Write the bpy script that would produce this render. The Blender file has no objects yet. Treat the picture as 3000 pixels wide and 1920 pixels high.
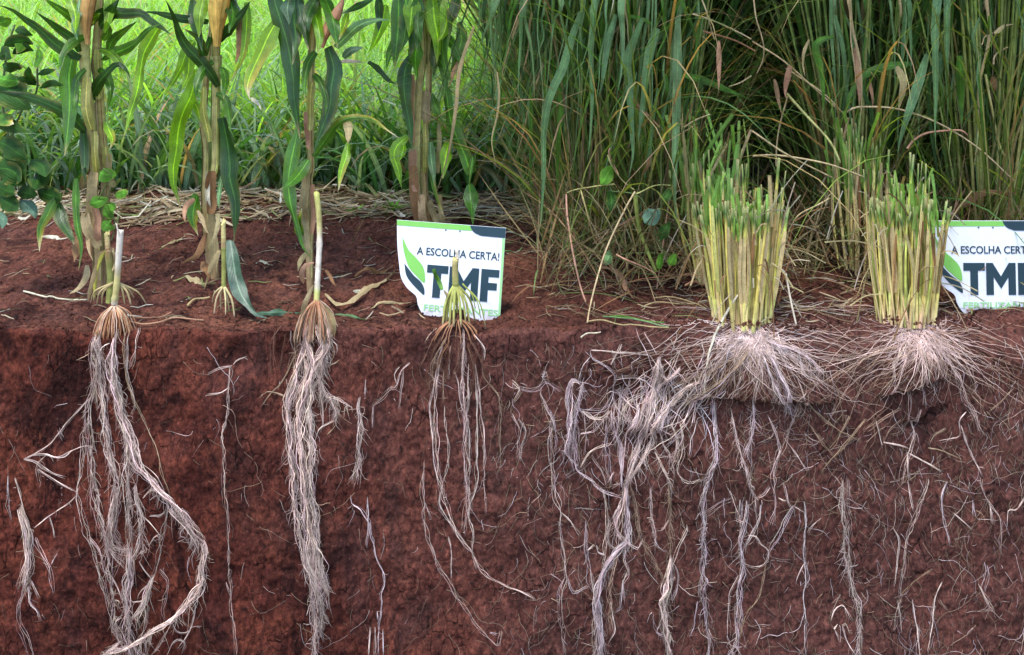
import bpy, math
import numpy as np
from mathutils import Vector, Matrix

sc = bpy.context.scene
RNG = np.random.default_rng(11)
# ------------------------------------------------------------------ camera, sky, sun, exposure
CAMH, CAMD = 0.90, 2.40            # metres above the field, metres in front of the pit wall
cd = bpy.data.cameras.new('camera'); cam = bpy.data.objects.new('camera', cd)
sc.collection.objects.link(cam); sc.camera = cam
cam.location = (0, -CAMD, CAMH); cam.rotation_euler = (math.pi/2, 0, 0)
cd.sensor_width = 36; cd.lens = 36.0; cd.shift_y = -0.3727
cd.clip_start = 0.05; cd.clip_end = 2000
SUN_EL, SUN_AZ = math.radians(70), math.radians(-148)      # azimuth from +Y towards +X
w = bpy.data.worlds.new('World'); sc.world = w; w.use_nodes = True
nt = w.node_tree; bgn = nt.nodes['Background']
sky = nt.nodes.new('ShaderNodeTexSky'); sky.sky_type = 'NISHITA'; sky.sun_disc = False
sky.sun_elevation = SUN_EL; sky.sun_rotation = SUN_AZ; sky.dust_density = 1.0; sky.air_density = 1.0; sky.ozone_density = 1.0
nt.links.new(sky.outputs['Color'], bgn.inputs['Color']); bgn.inputs['Strength'].default_value = 0.15
sl = bpy.data.lights.new('sun', 'SUN'); sl.energy = 1.5; sl.angle = math.radians(18); sl.color = (1, 0.97, 0.93)
so = bpy.data.objects.new('sun', sl); sc.collection.objects.link(so)
sv = Vector((math.sin(SUN_AZ)*math.cos(SUN_EL), math.cos(SUN_AZ)*math.cos(SUN_EL), math.sin(SUN_EL)))
so.rotation_euler = sv.to_track_quat('Z', 'Y').to_euler(); so.location = sv*30
sc.view_settings.view_transform = 'Standard'; sc.view_settings.look = 'None'
sc.view_settings.exposure = 1.7; sc.view_settings.gamma = 1.0
sc.view_settings.use_curve_mapping = False
sc.render.engine = 'CYCLES'
sc.cycles.max_bounces = 8; sc.cycles.transparent_max_bounces = 8

# ------------------------------------------------------------------ pixel -> place helpers (photograph 3000 px wide)
CAMP = np.array([0.0, -CAMD, CAMH])
MPX = 0.0008                        # metres per photograph pixel on the pit wall
PY0 = CAMH/MPX*-1 + 967             # row of the eye level
PAN = {'U1': (0, 0, 2.75), 'U2': (700, 0, 2.75), 'U3': (1400, 0, 2.75), 'U4': (2200, 0, 2.75),
       'M1': (0, 450, 2.75), 'M2': (700, 450, 2.75), 'M3': (1400, 450, 2.75), 'M4': (2200, 450, 2.75),
       'L1': (0, 900, 3.02), 'L2': (750, 900, 3.02), 'L3': (1500, 900, 3.02), 'L4': (2250, 900, 3.02),
       'K1': (0, 1410, 3.02), 'K2': (750, 1410, 3.02), 'K3': (1500, 1410, 3.02), 'K4': (2250, 1410, 3.02)}
def T(s):
    """'M1 10,20 30,40 K1 5,5' -> photograph pixels"""
    out = []; o = (0, 0, 1)
    for t in s.split():
        if t in PAN: o = PAN[t]
        else:
            a, b = t.split(','); out.append((o[0]+float(a)/o[2], o[1]+float(b)/o[2]))
    return np.array(out)
def at(p, D):
    p = np.atleast_2d(np.asarray(p, float)); D = np.broadcast_to(np.asarray(D, float), (len(p),))
    k = D/CAMD
    return np.stack([(p[:, 0]-1500)*MPX*k, D-CAMD, CAMH-(p[:, 1]-PY0)*MPX*k], 1)
def ground_D(py): return CAMH/(MPX*(np.asarray(py, float)-PY0))*CAMD

# ------------------------------------------------------------------ noise
def _h(a, b, c):
    n = (a*374761393 + b*668265263 + c*1274126177) & 0xffffffff
    n = ((n ^ (n >> 13))*1274126177) & 0xffffffff
    return ((n ^ (n >> 16)) & 0xffff)/65535.0*2-1
def vnoise(x, y, z):
    x, y, z = np.broadcast_arrays(np.asarray(x, float), np.asarray(y, float), np.asarray(z, float))
    xi, yi, zi = np.floor(x).astype(np.int64), np.floor(y).astype(np.int64), np.floor(z).astype(np.int64)
    u, v, t = x-xi, y-yi, z-zi
    u, v, t = u*u*(3-2*u), v*v*(3-2*v), t*t*(3-2*t)
    L = lambda a, b, k: a+(b-a)*k
    return L(L(L(_h(xi, yi, zi), _h(xi+1, yi, zi), u), L(_h(xi, yi+1, zi), _h(xi+1, yi+1, zi), u), v),
             L(L(_h(xi, yi, zi+1), _h(xi+1, yi, zi+1), u), L(_h(xi, yi+1, zi+1), _h(xi+1, yi+1, zi+1), u), v), t)
def fbm(x, y, z, o=4):
    s = 0; a = 1
    for k in range(o):
        s = s+a*vnoise(x*2**k+17*k, y*2**k+5*k, z*2**k+9*k); a *= .5
    return s
def sm(e0, e1, x):
    t = np.clip((np.asarray(x, float)-e0)/(e1-e0), 0, 1); return t*t*(3-2*t)

# ------------------------------------------------------------------ mesh helpers
class MB:
    def __init__(s): s.V = []; s.C = []; s.S = []; s.Q = []; s.Tr = []; s.n = 0
    def add(s, V, C, ST, Q=None, Tr=None):
        V = np.asarray(V, float).reshape(-1, 3); n = len(V)
        C = np.asarray(C, float); C = np.broadcast_to(C, (n, 3)) if C.ndim == 1 else C.reshape(-1, 3)
        s.V.append(V); s.C.append(C); s.S.append(np.broadcast_to(np.asarray(ST, float).reshape(-1, 3), (n, 3)))
        if Q is not None and len(Q): s.Q.append(np.asarray(Q).reshape(-1, 4)+s.n)
        if Tr is not None and len(Tr): s.Tr.append(np.asarray(Tr).reshape(-1, 3)+s.n)
        s.n += n
    def build(s, name, mat, parent=None, smooth=True, **props):
        V = np.concatenate(s.V); C = np.concatenate(s.C); S = np.concatenate(s.S)
        if parent is not None: V = V-origin(parent)
        me = bpy.data.meshes.new(name)
        Q = np.concatenate(s.Q) if s.Q else np.zeros((0, 4), int)
        Tr = np.concatenate(s.Tr) if s.Tr else np.zeros((0, 3), int)
        me.vertices.add(len(V)); me.vertices.foreach_set('co', V.astype(np.float32).ravel())
        me.loops.add(Q.size+Tr.size)
        me.loops.foreach_set('vertex_index', np.concatenate([Q.ravel(), Tr.ravel()]).astype(np.int32))
        me.polygons.add(len(Q)+len(Tr))
        me.polygons.foreach_set('loop_start', np.concatenate([np.arange(len(Q))*4, len(Q)*4+np.arange(len(Tr))*3]).astype(np.int32))
        me.polygons.foreach_set('use_smooth', np.full(len(Q)+len(Tr), smooth, bool))
        me.update(calc_edges=True)
        a = me.attributes.new('col', 'FLOAT_COLOR', 'POINT')
        a.data.foreach_set('color', np.concatenate([C, np.ones((len(C), 1))], 1).astype(np.float32).ravel())
        a = me.attributes.new('st', 'FLOAT_VECTOR', 'POINT'); a.data.foreach_set('vector', S.astype(np.float32).ravel())
        me.materials.append(mat)
        o = bpy.data.objects.new(name, me); sc.collection.objects.link(o)
        if parent is not None: o.parent = parent
        for k, v in props.items():
            if v is not None: o[k] = v
        return o
def origin(o):
    p = np.zeros(3)
    while o is not None: p = p+np.array(o.location); o = o.parent
    return p
def thing(name, label, cat, loc, group=None):
    o = bpy.data.objects.new(name, None); sc.collection.objects.link(o)
    o.empty_display_size = .05; o.location = tuple(float(v) for v in loc)
    o['label'] = label; o['category'] = cat
    if group: o['group'] = group
    return o
def smooth_path(P, n):
    P = np.asarray(P, float)
    if len(P) == 2: return P[0]+(P[1]-P[0])*np.linspace(0, 1, n)[:, None]
    d = np.r_[0, np.cumsum(np.linalg.norm(np.diff(P, axis=0), axis=1)+1e-9)]
    Q = np.concatenate([[2*P[0]-P[1]], P, [2*P[-1]-P[-2]]])
    t = np.linspace(0, d[-1], n); i = np.clip(np.searchsorted(d, t, 'right')-1, 0, len(P)-2)
    u = ((t-d[i])/(d[i+1]-d[i]))[:, None]
    a, b, c, e = Q[i], Q[i+1], Q[i+2], Q[i+3]
    return .5*((2*b)+(-a+c)*u+(2*a-5*b+4*c-e)*u**2+(-a+3*b-3*c+e)*u**3)
def plen(P): return float(np.linalg.norm(np.diff(np.asarray(P, float), axis=0), axis=1).sum())
def norm(a): return a/np.maximum(np.linalg.norm(a, axis=-1, keepdims=True), 1e-9)
def tube(mb, P, R, C, sides=6, cap0=False, cap1=True, rnd=None, jag=0):
    P = np.asarray(P, float); n = len(P); R = np.broadcast_to(np.asarray(R, float), (n,))
    Tn = norm(np.gradient(P, axis=0)); ref = np.array([.31, .83, .17]) if abs(Tn[:, 1]).max() < .9 else np.array([.9, .1, .3])
    A = norm(np.cross(Tn, ref)); B = np.cross(Tn, A)
    th = np.arange(sides)/sides*2*math.pi
    V = P[:, None]+R[:, None, None]*(np.cos(th)[None, :, None]*A[:, None]+np.sin(th)[None, :, None]*B[:, None])
    if jag: V[-1] += Tn[-1]*RNG.uniform(-jag, jag, (sides, 1))
    C = np.asarray(C, float); C = np.repeat(np.broadcast_to(C, (n, 3)) if C.ndim == 1 else C, sides, 0)
    rnd = RNG.random() if rnd is None else rnd
    ST = np.stack([np.tile(np.arange(sides)/sides, n), np.repeat(np.linspace(0, 1, n), sides), np.full(n*sides, rnd)], 1)
    i = np.arange(n-1)[:, None]*sides; j = np.arange(sides)[None]; k = (j+1) % sides
    Q = np.stack([i+j, i+k, i+sides+k, i+sides+j], -1).reshape(-1, 4)
    V = V.reshape(-1, 3); Tr = []
    if cap1:
        V = np.concatenate([V, P[-1:]+Tn[-1:]*R[-1]*.15]); C = np.concatenate([C, C[-1:]*1.1]); ST = np.concatenate([ST, ST[-1:]])
        b = (n-1)*sides; Tr += [(b+a, b+(a+1) % sides, n*sides) for a in range(sides)]
    mb.add(V, C, ST, Q, Tr)
def ribbon(mb, P, W, C, roll=0.0, fold=.18, wav=.0, na=5, rnd=None, ref=None):
    """a leaf blade: P centre line, W widths, C colour per row or a function of (u across, v along)"""
    P = np.asarray(P, float); n = len(P); W = np.broadcast_to(np.asarray(W, float), (n,)); roll = np.broadcast_to(np.asarray(roll, float), (n,))
    Tn = norm(np.gradient(P, axis=0)); vd = norm(P-CAMP) if ref is None else np.broadcast_to(np.asarray(ref, float), (n, 3))
    S0 = norm(np.cross(Tn, vd)); N0 = np.cross(S0, Tn)
    S = np.cos(roll)[:, None]*S0+np.sin(roll)[:, None]*N0; N = np.cross(S, Tn)
    u = np.linspace(-1, 1, na); v = np.linspace(0, 1, n); ph = RNG.random()*6; rnd = RNG.random() if rnd is None else rnd
    k = plen(P)/max(W.max(), 1e-6)
    off = np.abs(u)[None]*fold*W[:, None]*.5+wav*W[:, None]*(u**2)[None]*np.sin(v[:, None]*k*2.3+ph+np.sign(u)[None]*1.3)
    V = P[:, None]+(u[None]*W[:, None]*.5)[..., None]*S[:, None]+off[..., None]*N[:, None]
    U = np.broadcast_to(u[None], (n, na)); VV = np.broadcast_to(v[:, None], (n, na))
    if callable(C): col = C(U.ravel(), VV.ravel())
    else:
        C = np.asarray(C, float); col = np.repeat(np.broadcast_to(C, (n, 3)) if C.ndim == 1 else C, na, 0)
    ST = np.stack([U.ravel(), VV.ravel(), np.full(n*na, rnd)], 1)
    i = np.arange(n-1)[:, None]*na; j = np.arange(na-1)[None]
    mb.add(V, col, ST, np.stack([i+j, i+j+1, i+na+j+1, i+na+j], -1).reshape(-1, 4))
def blade_rows(base, az, lean, curve, length, width, segs=6, power=1.4, kink=None):
    """vectorised arching blades -> (N, segs+1, 3) centre lines, side vectors, widths"""
    N = len(base); t = np.linspace(0, 1, segs+1)
    ang = lean[:, None]+curve[:, None]*t[None]**power
    ds = length[:, None]/segs
    h = np.concatenate([np.zeros((N, 1)), np.cumsum(np.sin(ang[:, :-1])*ds, 1)], 1)
    z = np.concatenate([np.zeros((N, 1)), np.cumsum(np.cos(ang[:, :-1])*ds, 1)], 1)
    P = np.stack([base[:, 0:1]+h*np.cos(az)[:, None], base[:, 1:2]+h*np.sin(az)[:, None], base[:, 2:3]+z], -1)
    wprof = np.minimum(1, (t+.25)*2.2)*np.clip(1-t**2.6, 0, 1)
    return P, wprof
def blade_mass(mb, base, az, lean, curve, length, width, col, segs=5, tw=.7, tipcol=None):
    N = len(base); P, wp = blade_rows(base, az, lean, curve, length, width, segs)
    a2 = az+math.pi/2+RNG.uniform(-tw, tw, N)
    S = np.stack([np.cos(a2), np.sin(a2), RNG.uniform(-.3, .3, N)], 1)
    off = (width[:, None]*.5*wp[None])[..., None]*S[:, None]
    V = np.stack([P-off, P+off], 2)
    n1 = segs+1
    C = np.broadcast_to(col[:, None, None], (N, n1, 2, 3))
    t = np.linspace(0, 1, n1)
    if tipcol is not None:
        k = (t**2)[None, :, None, None]*tipcol[1][:, None, None, None]; C = C*(1-k)+tipcol[0]*k
    ST = np.empty((N, n1, 2, 3)); ST[..., 0, 0] = -1; ST[..., 1, 0] = 1; ST[..., 1] = t[None, :, None]; ST[..., 2] = RNG.random(N)[:, None, None]
    b = (np.arange(N)*n1*2)[:, None]; r = (np.arange(segs)*2)[None]
    mb.add(V.reshape(-1, 3), C.reshape(-1, 3), ST.reshape(-1, 3), np.stack([b+r, b+r+1, b+r+3, b+r+2], -1).reshape(-1, 4))

# ------------------------------------------------------------------ materials
def new_mat(name):
    m = bpy.data.materials.new(name); m.use_nodes = True; nt = m.node_tree
    return m, nt, nt.nodes['Principled BSDF'], nt.nodes['Material Output']
def N(nt, t, **kw):
    n = nt.nodes.new(t)
    for k, v in kw.items():
        if k in n.inputs: n.inputs[k].default_value = v
        else: setattr(n, k, v)
    return n
def noise(nt, vec, scale, detail=6, rough=.6, dist=0):
    n = N(nt, 'ShaderNodeTexNoise'); n.inputs['Scale'].default_value = scale; n.inputs['Detail'].default_value = detail
    n.inputs['Roughness'].default_value = rough; n.inputs['Distortion'].default_value = dist
    nt.links.new(vec, n.inputs['Vector']); return n.outputs['Fac']
def ramp(nt, fac, stops):
    r = N(nt, 'ShaderNodeValToRGB'); e = r.color_ramp.elements
    while len(e) < len(stops): e.new(.5)
    for x, (p, c) in zip(e, stops): x.position = p; x.color = (*c, 1) if len(c) == 3 else c
    nt.links.new(fac, r.inputs['Fac']); return r.outputs['Color']
def mixc(nt, fac, a, b, mode='MIX'):
    m = N(nt, 'ShaderNodeMix', data_type='RGBA', blend_type=mode)
    for s, v in ((m.inputs[0], fac), (m.inputs[6], a), (m.inputs[7], b)):
        if isinstance(v, (int, float)): s.default_value = v
        elif isinstance(v, tuple): s.default_value = (*v, 1)
        else: nt.links.new(v, s)
    return m.outputs[2]
def math_(nt, op, a, b=None):
    m = N(nt, 'ShaderNodeMath', operation=op)
    for s, v in ((m.inputs[0], a), (m.inputs[1], b)):
        if v is None: continue
        if isinstance(v, (int, float)): s.default_value = v
        else: nt.links.new(v, s)
    return m.outputs[0]
def bump(nt, bs, h, dist, strength=1.0, prev=None):
    b = N(nt, 'ShaderNodeBump'); b.inputs['Distance'].default_value = dist; b.inputs['Strength'].default_value = strength
    nt.links.new(h, b.inputs['Height'])
    if prev is not None: nt.links.new(prev, b.inputs['Normal'])
    nt.links.new(b.outputs[0], bs.inputs['Normal']); return b.outputs[0]
def soil_mat(name, lo, mid, hi, grey, face):
    m, nt, bs, out = new_mat(name)
    pos = N(nt, 'ShaderNodeNewGeometry').outputs['Position']
    if face:       # the spade leaves faint upright streaks
        mp = N(nt, 'ShaderNodeMapping'); mp.inputs['Scale'].default_value = (1, 1, .55); nt.links.new(pos, mp.inputs['Vector']); posf = mp.outputs[0]
    else: posf = pos
    big = noise(nt, posf, 3.1, 4, .55, .4); med = noise(nt, posf, 14, 6, .62, .6); fine = noise(nt, posf, 120, 8, .75)
    spk = noise(nt, pos, 330, 3, .6)
    c = ramp(nt, big, [(.30, lo), (.50, mid), (.72, hi)])
    c = mixc(nt, math_(nt, 'MULTIPLY', ramp(nt, med, [(.42, (0, 0, 0)), (.70, (1, 1, 1))]), .75), c, hi)
    c = mixc(nt, math_(nt, 'MULTIPLY', ramp(nt, noise(nt, posf, 5.5, 5, .6, .8), [(.52, (0, 0, 0)), (.70, (1, 1, 1))]), .8), c, grey)
    c = mixc(nt, ramp(nt, noise(nt, posf, 7.3, 6, .66, 1.2), [(.52, (0, 0, 0)), (.60, (.9, .9, .9))]), c, tuple(v*.66 for v in lo))
    if face:       # paler, greyer earth towards the upper right, with a blurred uneven border
        sx = N(nt, 'ShaderNodeSeparateXYZ'); nt.links.new(pos, sx.inputs[0])
        mr = N(nt, 'ShaderNodeMapRange'); mr.inputs[1].default_value = .05; mr.inputs[2].default_value = .75; mr.inputs[4].default_value = .78
        nt.links.new(math_(nt, 'ADD', math_(nt, 'ADD', sx.outputs[0], math_(nt, 'MULTIPLY', sx.outputs[2], .55)), math_(nt, 'MULTIPLY_ADD', noise(nt, pos, 6, 5, .65), .9)), mr.inputs[0])
        c = mixc(nt, mr.outputs[0], c, (.116, .050, .041))
    c = mixc(nt, 1.0, c, ramp(nt, noise(nt, posf, 30, 8, .8), [(.36, (.66, .63, .63)), (.66, (1.3, 1.27, 1.22))]), 'MULTIPLY')
    c = mixc(nt, 1.0, c, ramp(nt, fine, [(.33, (.58, .56, .56)), (.5, (.97, .97, .97)), (.68, (1.36, 1.33, 1.3))]), 'MULTIPLY')
    c = mixc(nt, ramp(nt, spk, [(.66, (0, 0, 0)), (.74, (.55, .55, .55))]), c, (.42, .25, .19))
    c = mixc(nt, ramp(nt, noise(nt, pos, 60, 3, .5), [(.26, (1, 1, 1)), (.36, (0, 0, 0))]), c, (.03, .016, .014))
    nt.links.new(c, bs.inputs['Base Color'])
    bs.inputs['Roughness'].default_value = .95; bs.inputs['Specular IOR Level'].default_value = .12
    wv = N(nt, 'ShaderNodeVectorMath', operation='ADD'); wn = N(nt, 'ShaderNodeTexNoise'); wn.inputs['Scale'].default_value = 30; wn.inputs['Detail'].default_value = 5; nt.links.new(posf, wn.inputs['Vector'])
    ws = N(nt, 'ShaderNodeVectorMath', operation='SCALE'); ws.inputs['Scale'].default_value = .022; nt.links.new(wn.outputs['Color'], ws.inputs[0]); nt.links.new(posf, wv.inputs[0]); nt.links.new(ws.outputs[0], wv.inputs[1])
    vo = N(nt, 'ShaderNodeTexVoronoi', feature='DISTANCE_TO_EDGE'); vo.inputs['Scale'].default_value = 34; nt.links.new(wv.outputs[0], vo.inputs['Vector'])
    msk = ramp(nt, noise(nt, pos, 9, 5, .65, .5), [(.50, (0, 0, 0)), (.60, (1, 1, 1))])
    crk = mixc(nt, msk, (1.0, 1.0, 1.0), ramp(nt, vo.outputs['Distance'], [(.0, (.30, .28, .28)), (.05, (1, 1, 1))]))
    c = mixc(nt, 1.0, c, crk, 'MULTIPLY')
    v2 = N(nt, 'ShaderNodeTexVoronoi'); v2.inputs['Scale'].default_value = 150; nt.links.new(wv.outputs[0], v2.inputs['Vector'])
    hsv = N(nt, 'ShaderNodeSeparateColor'); nt.links.new(v2.outputs['Color'], hsv.inputs[0])
    c = mixc(nt, 1.0, c, ramp(nt, hsv.outputs[0], [(0, (.72, .70, .70)), (.55, (.97, .97, .97)), (1, (1.26, 1.22, 1.17))]), 'MULTIPLY')
    nt.links.new(c, bs.inputs['Base Color'])
    b = bump(nt, bs, crk, .006, .8); b = bump(nt, bs, v2.outputs['Distance'], .003, -.6, b)
    b = bump(nt, bs, noise(nt, posf, 45, 8, .8), .005, .3, b); b = bump(nt, bs, fine, .006, 1.0, b)
    if face:
        mq = N(nt, 'ShaderNodeMapping'); mq.inputs['Scale'].default_value = (1, 1, .12); mq.inputs['Rotation'].default_value = (0, .12, 0); nt.links.new(pos, mq.inputs['Vector'])
        b = bump(nt, bs, noise(nt, mq.outputs[0], 70, 5, .7), .006, .6, b); bump(nt, bs, spk, .0016, .8, b)
    return m
M_FACE = soil_mat('red subsoil', (.042, .0128, .0110), (.098, .0255, .0175), (.158, .045, .026), (.078, .030, .027), True)
M_GROUND = soil_mat('red topsoil', (.060, .022, .017), (.102, .037, .026), (.155, .062, .039), (.085, .039, .031), False)
def leaf_mat(name, transl, rough=.42, spec=.35, rib=(1.9, 1.7, 1.5), veins=True, warm=(1.35, 1.25, .45)):
    m, nt, bs, out = new_mat(name)
    col = N(nt, 'ShaderNodeAttribute', attribute_name='col').outputs['Color']
    st = N(nt, 'ShaderNodeSeparateXYZ'); nt.links.new(N(nt, 'ShaderNodeAttribute', attribute_name='st').outputs['Vector'], st.inputs[0])
    pos = N(nt, 'ShaderNodeNewGeometry').outputs['Position']
    c = mixc(nt, 1.0, col, ramp(nt, noise(nt, pos, 26, 4, .6), [(.3, (.72, .74, .7)), (.7, (1.22, 1.2, 1.15))]), 'MULTIPLY')
    c = mixc(nt, 1.0, c, ramp(nt, noise(nt, pos, 210, 3, .6), [(.3, (.8, .8, .8)), (.7, (1.15, 1.15, 1.1))]), 'MULTIPLY')
    if veins:
        au = math_(nt, 'ABSOLUTE', st.outputs[0])
        v = math_(nt, 'SINE', math_(nt, 'MULTIPLY', st.outputs[0], 34.0))
        c = mixc(nt, 1.0, c, ramp(nt, math_(nt, 'MULTIPLY_ADD', v, .5), [(0, (.88, .88, .88)), (1, (1.1, 1.1, 1.1))]), 'MULTIPLY')
        ribf = ramp(nt, au, [(.05, (1, 1, 1)), (.11, (0, 0, 0))])
        c = mixc(nt, ribf, c, mixc(nt, 1.0, c, rib, 'MULTIPLY'))
        bump(nt, bs, v, .0006, .5)
    nt.links.new(c, bs.inputs['Base Color']); bs.inputs['Roughness'].default_value = rough; bs.inputs['Specular IOR Level'].default_value = spec
    tr = N(nt, 'ShaderNodeBsdfTranslucent'); nt.links.new(mixc(nt, 1.0, c, warm, 'MULTIPLY'), tr.inputs['Color'])
    mx = N(nt, 'ShaderNodeMixShader'); mx.inputs[0].default_value = transl
    nt.links.new(bs.outputs[0], mx.inputs[1]); nt.links.new(tr.outputs[0], mx.inputs[2]); nt.links.new(mx.outputs[0], out.inputs['Surface'])
    return m
M_CORN = leaf_mat('maize leaf', .42, .30, .55, rib=(2.6, 2.3, 2.2))
M_GRASS = leaf_mat('grass blade', .42, .4, .45, rib=(1.5, 1.45, 1.3))
M_MEADOW = leaf_mat('meadow grass', .5, .45, .35, veins=False, warm=(1.5, 1.6, .5))
M_DRY = leaf_mat('dry leaf', .22, .7, .2, rib=(1.2, 1.2, 1.15), warm=(1.1, .95, .7))
M_BROAD = leaf_mat('broad leaf', .2, .65, .15, rib=(1.5, 1.5, 1.4))
def fibre_mat(name, streak, rough=.75, transl=.0, amp=.35):
    m, nt, bs, out = new_mat(name)
    col = N(nt, 'ShaderNodeAttribute', attribute_name='col').outputs['Color']
    pos = N(nt, 'ShaderNodeNewGeometry').outputs['Position']
    mp = N(nt, 'ShaderNodeMapping'); mp.inputs['Scale'].default_value = streak; nt.links.new(pos, mp.inputs['Vector'])
    f = noise(nt, mp.outputs[0], 60, 5, .65)
    c = mixc(nt, 1.0, col, ramp(nt, f, [(.3, (1-amp,)*3), (.7, (1+amp,)*3)]), 'MULTIPLY')
    c = mixc(nt, 1.0, c, ramp(nt, noise(nt, pos, 45, 4, .6), [(.3, (.68, .64, .6)), (.65, (1.12, 1.1, 1.08))]), 'MULTIPLY')
    nt.links.new(c, bs.inputs['Base Color']); bs.inputs['Roughness'].default_value = rough; bs.inputs['Specular IOR Level'].default_value = .25
    bump(nt, bs, f, .0012, .6)
    return m
M_STALK = fibre_mat('maize stalk', (1, 1, .08), .5)
M_STEM = fibre_mat('grass stem', (2, 2, .06), .55)
M_ROOT = fibre_mat('root', (1, 1, 1), .85, amp=.25)
M_HUSK = fibre_mat('husk', (1.4, 1.4, .1), .6)
def flat_mat(name, c, rough=.4, var=.06):
    m, nt, bs, out = new_mat(name)
    tc = N(nt, 'ShaderNodeTexCoord').outputs['Object']
    f = noise(nt, tc, 18, 6, .65)
    nt.links.new(mixc(nt, 1.0, c, ramp(nt, f, [(.3, (1-var*1.6,)*3), (.65, (1.0,)*3)]), 'MULTIPLY'), bs.inputs['Base Color'])
    bs.inputs['Roughness'].default_value = rough; bs.inputs['Specular IOR Level'].default_value = .3
    return m
M_WHITE = flat_mat('sign white', (.74, .76, .82), .45)
def dust():
    nt = M_WHITE.node_tree; bs = nt.nodes['Principled BSDF']; src = bs.inputs['Base Color'].links[0].from_socket
    tc = N(nt, 'ShaderNodeTexCoord').outputs['Object']; sx = N(nt, 'ShaderNodeSeparateXYZ'); nt.links.new(tc, sx.inputs[0])
    h = math_(nt, 'SUBTRACT', noise(nt, tc, 34, 6, .7), math_(nt, 'MULTIPLY', sx.outputs[2], 2.2))
    nt.links.new(mixc(nt, ramp(nt, h, [(.38, (0, 0, 0)), (.75, (.75, .75, .75))]), src, (.36, .20, .15)), bs.inputs['Base Color'])
dust(); M_SGREEN = flat_mat('sign green', (.20, .50, .10), .45)
M_NAVY = flat_mat('sign navy', (.018, .045, .062), .45); M_PALEG = flat_mat('sign pale green', (.30, .56, .24), .45)
M_SCREW = flat_mat('sign rivet', (.10, .11, .12), .4)

# ------------------------------------------------------------------ the pit wall and the ground
def z_top(x):
    return .010*fbm(x*3.1, 2.2, 0, 3)+.006*vnoise(x*11, 5, 3)-.006*np.clip(vnoise(x*17, 9, 6)-.2, 0, 1)+.003*vnoise(x*40, 2, 2)+.012*sm(.35, .55, x)+.004*vnoise(x*21, 3, 1)
def r_edge(x): return .014+.009*vnoise(x*5, 8, 2)+.004*vnoise(x*19, 3, 5)+.075*sm(.20, .42, x)
LEDGES = [  # crack lines (photograph pixels): soil above stands proud, a dark gap runs below
    (T('L3 1560,800 1700,770 1850,775 2000,785 2200,800 L4 120,800 420,800 600,800'), .022, .022),
    (T('L4 960,770 1050,740 1180,705 1300,665 1400,630 1570,585'), .026, .034),
    (T('L4 1180,1020 1300,1010 1390,960 1420,900 1500,870 1620,825'), .012, .03)]
def bank_y(x, z, detail=True):
    """depth of the pit wall face (smaller = nearer the eye)"""
    x = np.asarray(x, float); z = np.asarray(z, float)
    y = .016*fbm(x*4.2, 3.3, z*3.2, 3)+.0045*fbm(x*17, 7.1, z*14, 3)
    y = y-.005*np.abs(vnoise(x*9, 1.5, z*6))
    if detail: y = y+.0024*fbm(x*64, 1.1, z*52, 3)-.0022*np.abs(vnoise(x*90, 4.4, z*80))-.006*np.clip(vnoise(x*34, 6.6, z*30)-.45, 0, 1)+.002*np.abs(vnoise(x*38, 2.2, z*9))
    y = y+.03*sm(-.1, -.75, z)*0
    px_, py_ = x/MPX+1500, 967-z/MPX
    for L, proud, gap in LEDGES:
        ly = np.interp(px_, L[:, 0], L[:, 1])+6*vnoise(px_/14, 3, 1)
        mk = sm(L[0, 0]-6, L[0, 0]+50, px_)*(1-sm(L[-1, 0]-60, L[-1, 0]+6, px_))
        d = py_-ly
        y = y-mk*proud*sm(7, -5, d)*(1-.55*sm(-40, -170, d))
        y = y+mk*gap*sm(-3, 6, d)*sm(34, 8, d)
    for cx, cy, rx, ry, am in [(690, 1060, 60, 50, .02), (1900, 1140, 70, 55, .03), (1815, 1165, 40, 40, .03), (1870, 1290, 60, 45, .03),
                               (500, 1240, 120, 90, .016), (290, 1120, 60, 130, .012), (860, 1040, 60, 60, .02), (2090, 1200, 150, 40, .02), (1230, 1100, 90, 120, .010)]:
        y = y+am*np.exp(-((px_-cx)/rx)**2-((py_-cy)/ry)**2)
    r = r_edge(x); q = np.clip((z-(z_top(x)-r))/r, 0, 1)
    return y*(1-.5*q)+r*(1-np.sqrt(np.maximum(0, 1-q*q)))*np.where(x > .2, 1.25, 1.0)
def ground_z(x, y):
    x = np.asarray(x, float); y = np.asarray(y, float)
    k = sm(0.0, .16, y)
    n = .016*fbm(x*2.3, y*2.6, 5, 3)+.011*fbm(x*9, y*10, 8, 3)+.006*fbm(x*38, y*38, 3, 3)-.004*np.abs(vnoise(x*85, y*85, 2))
    mound = .030*np.exp(-((x-.08)/.30)**2-((y-.42)/.16)**2)+.004*np.exp(-((x-.95)/.5)**2-((y-.20)/.15)**2)
    ridge = .02*sm(.75, 1.0, y)
    return z_top(x)*(1-k)+k*(n+mound+ridge)*np.where(y > 3, .6, 1)+.0035*fbm(x*45, y*45, 1, 2)*(1-k)
xs = np.r_[np.linspace(-6, -1.4, 24)[:-1], np.arange(-1.4, 1.4, .0042), np.linspace(1.4, 6, 24)]
ts = np.r_[np.linspace(0, .11, 28)[:-1], np.arange(.11, .82, .0042), np.linspace(.82, 1.15, 14)]
X, TT = np.meshgrid(xs, ts); Z = z_top(X)-TT*1.0
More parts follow.
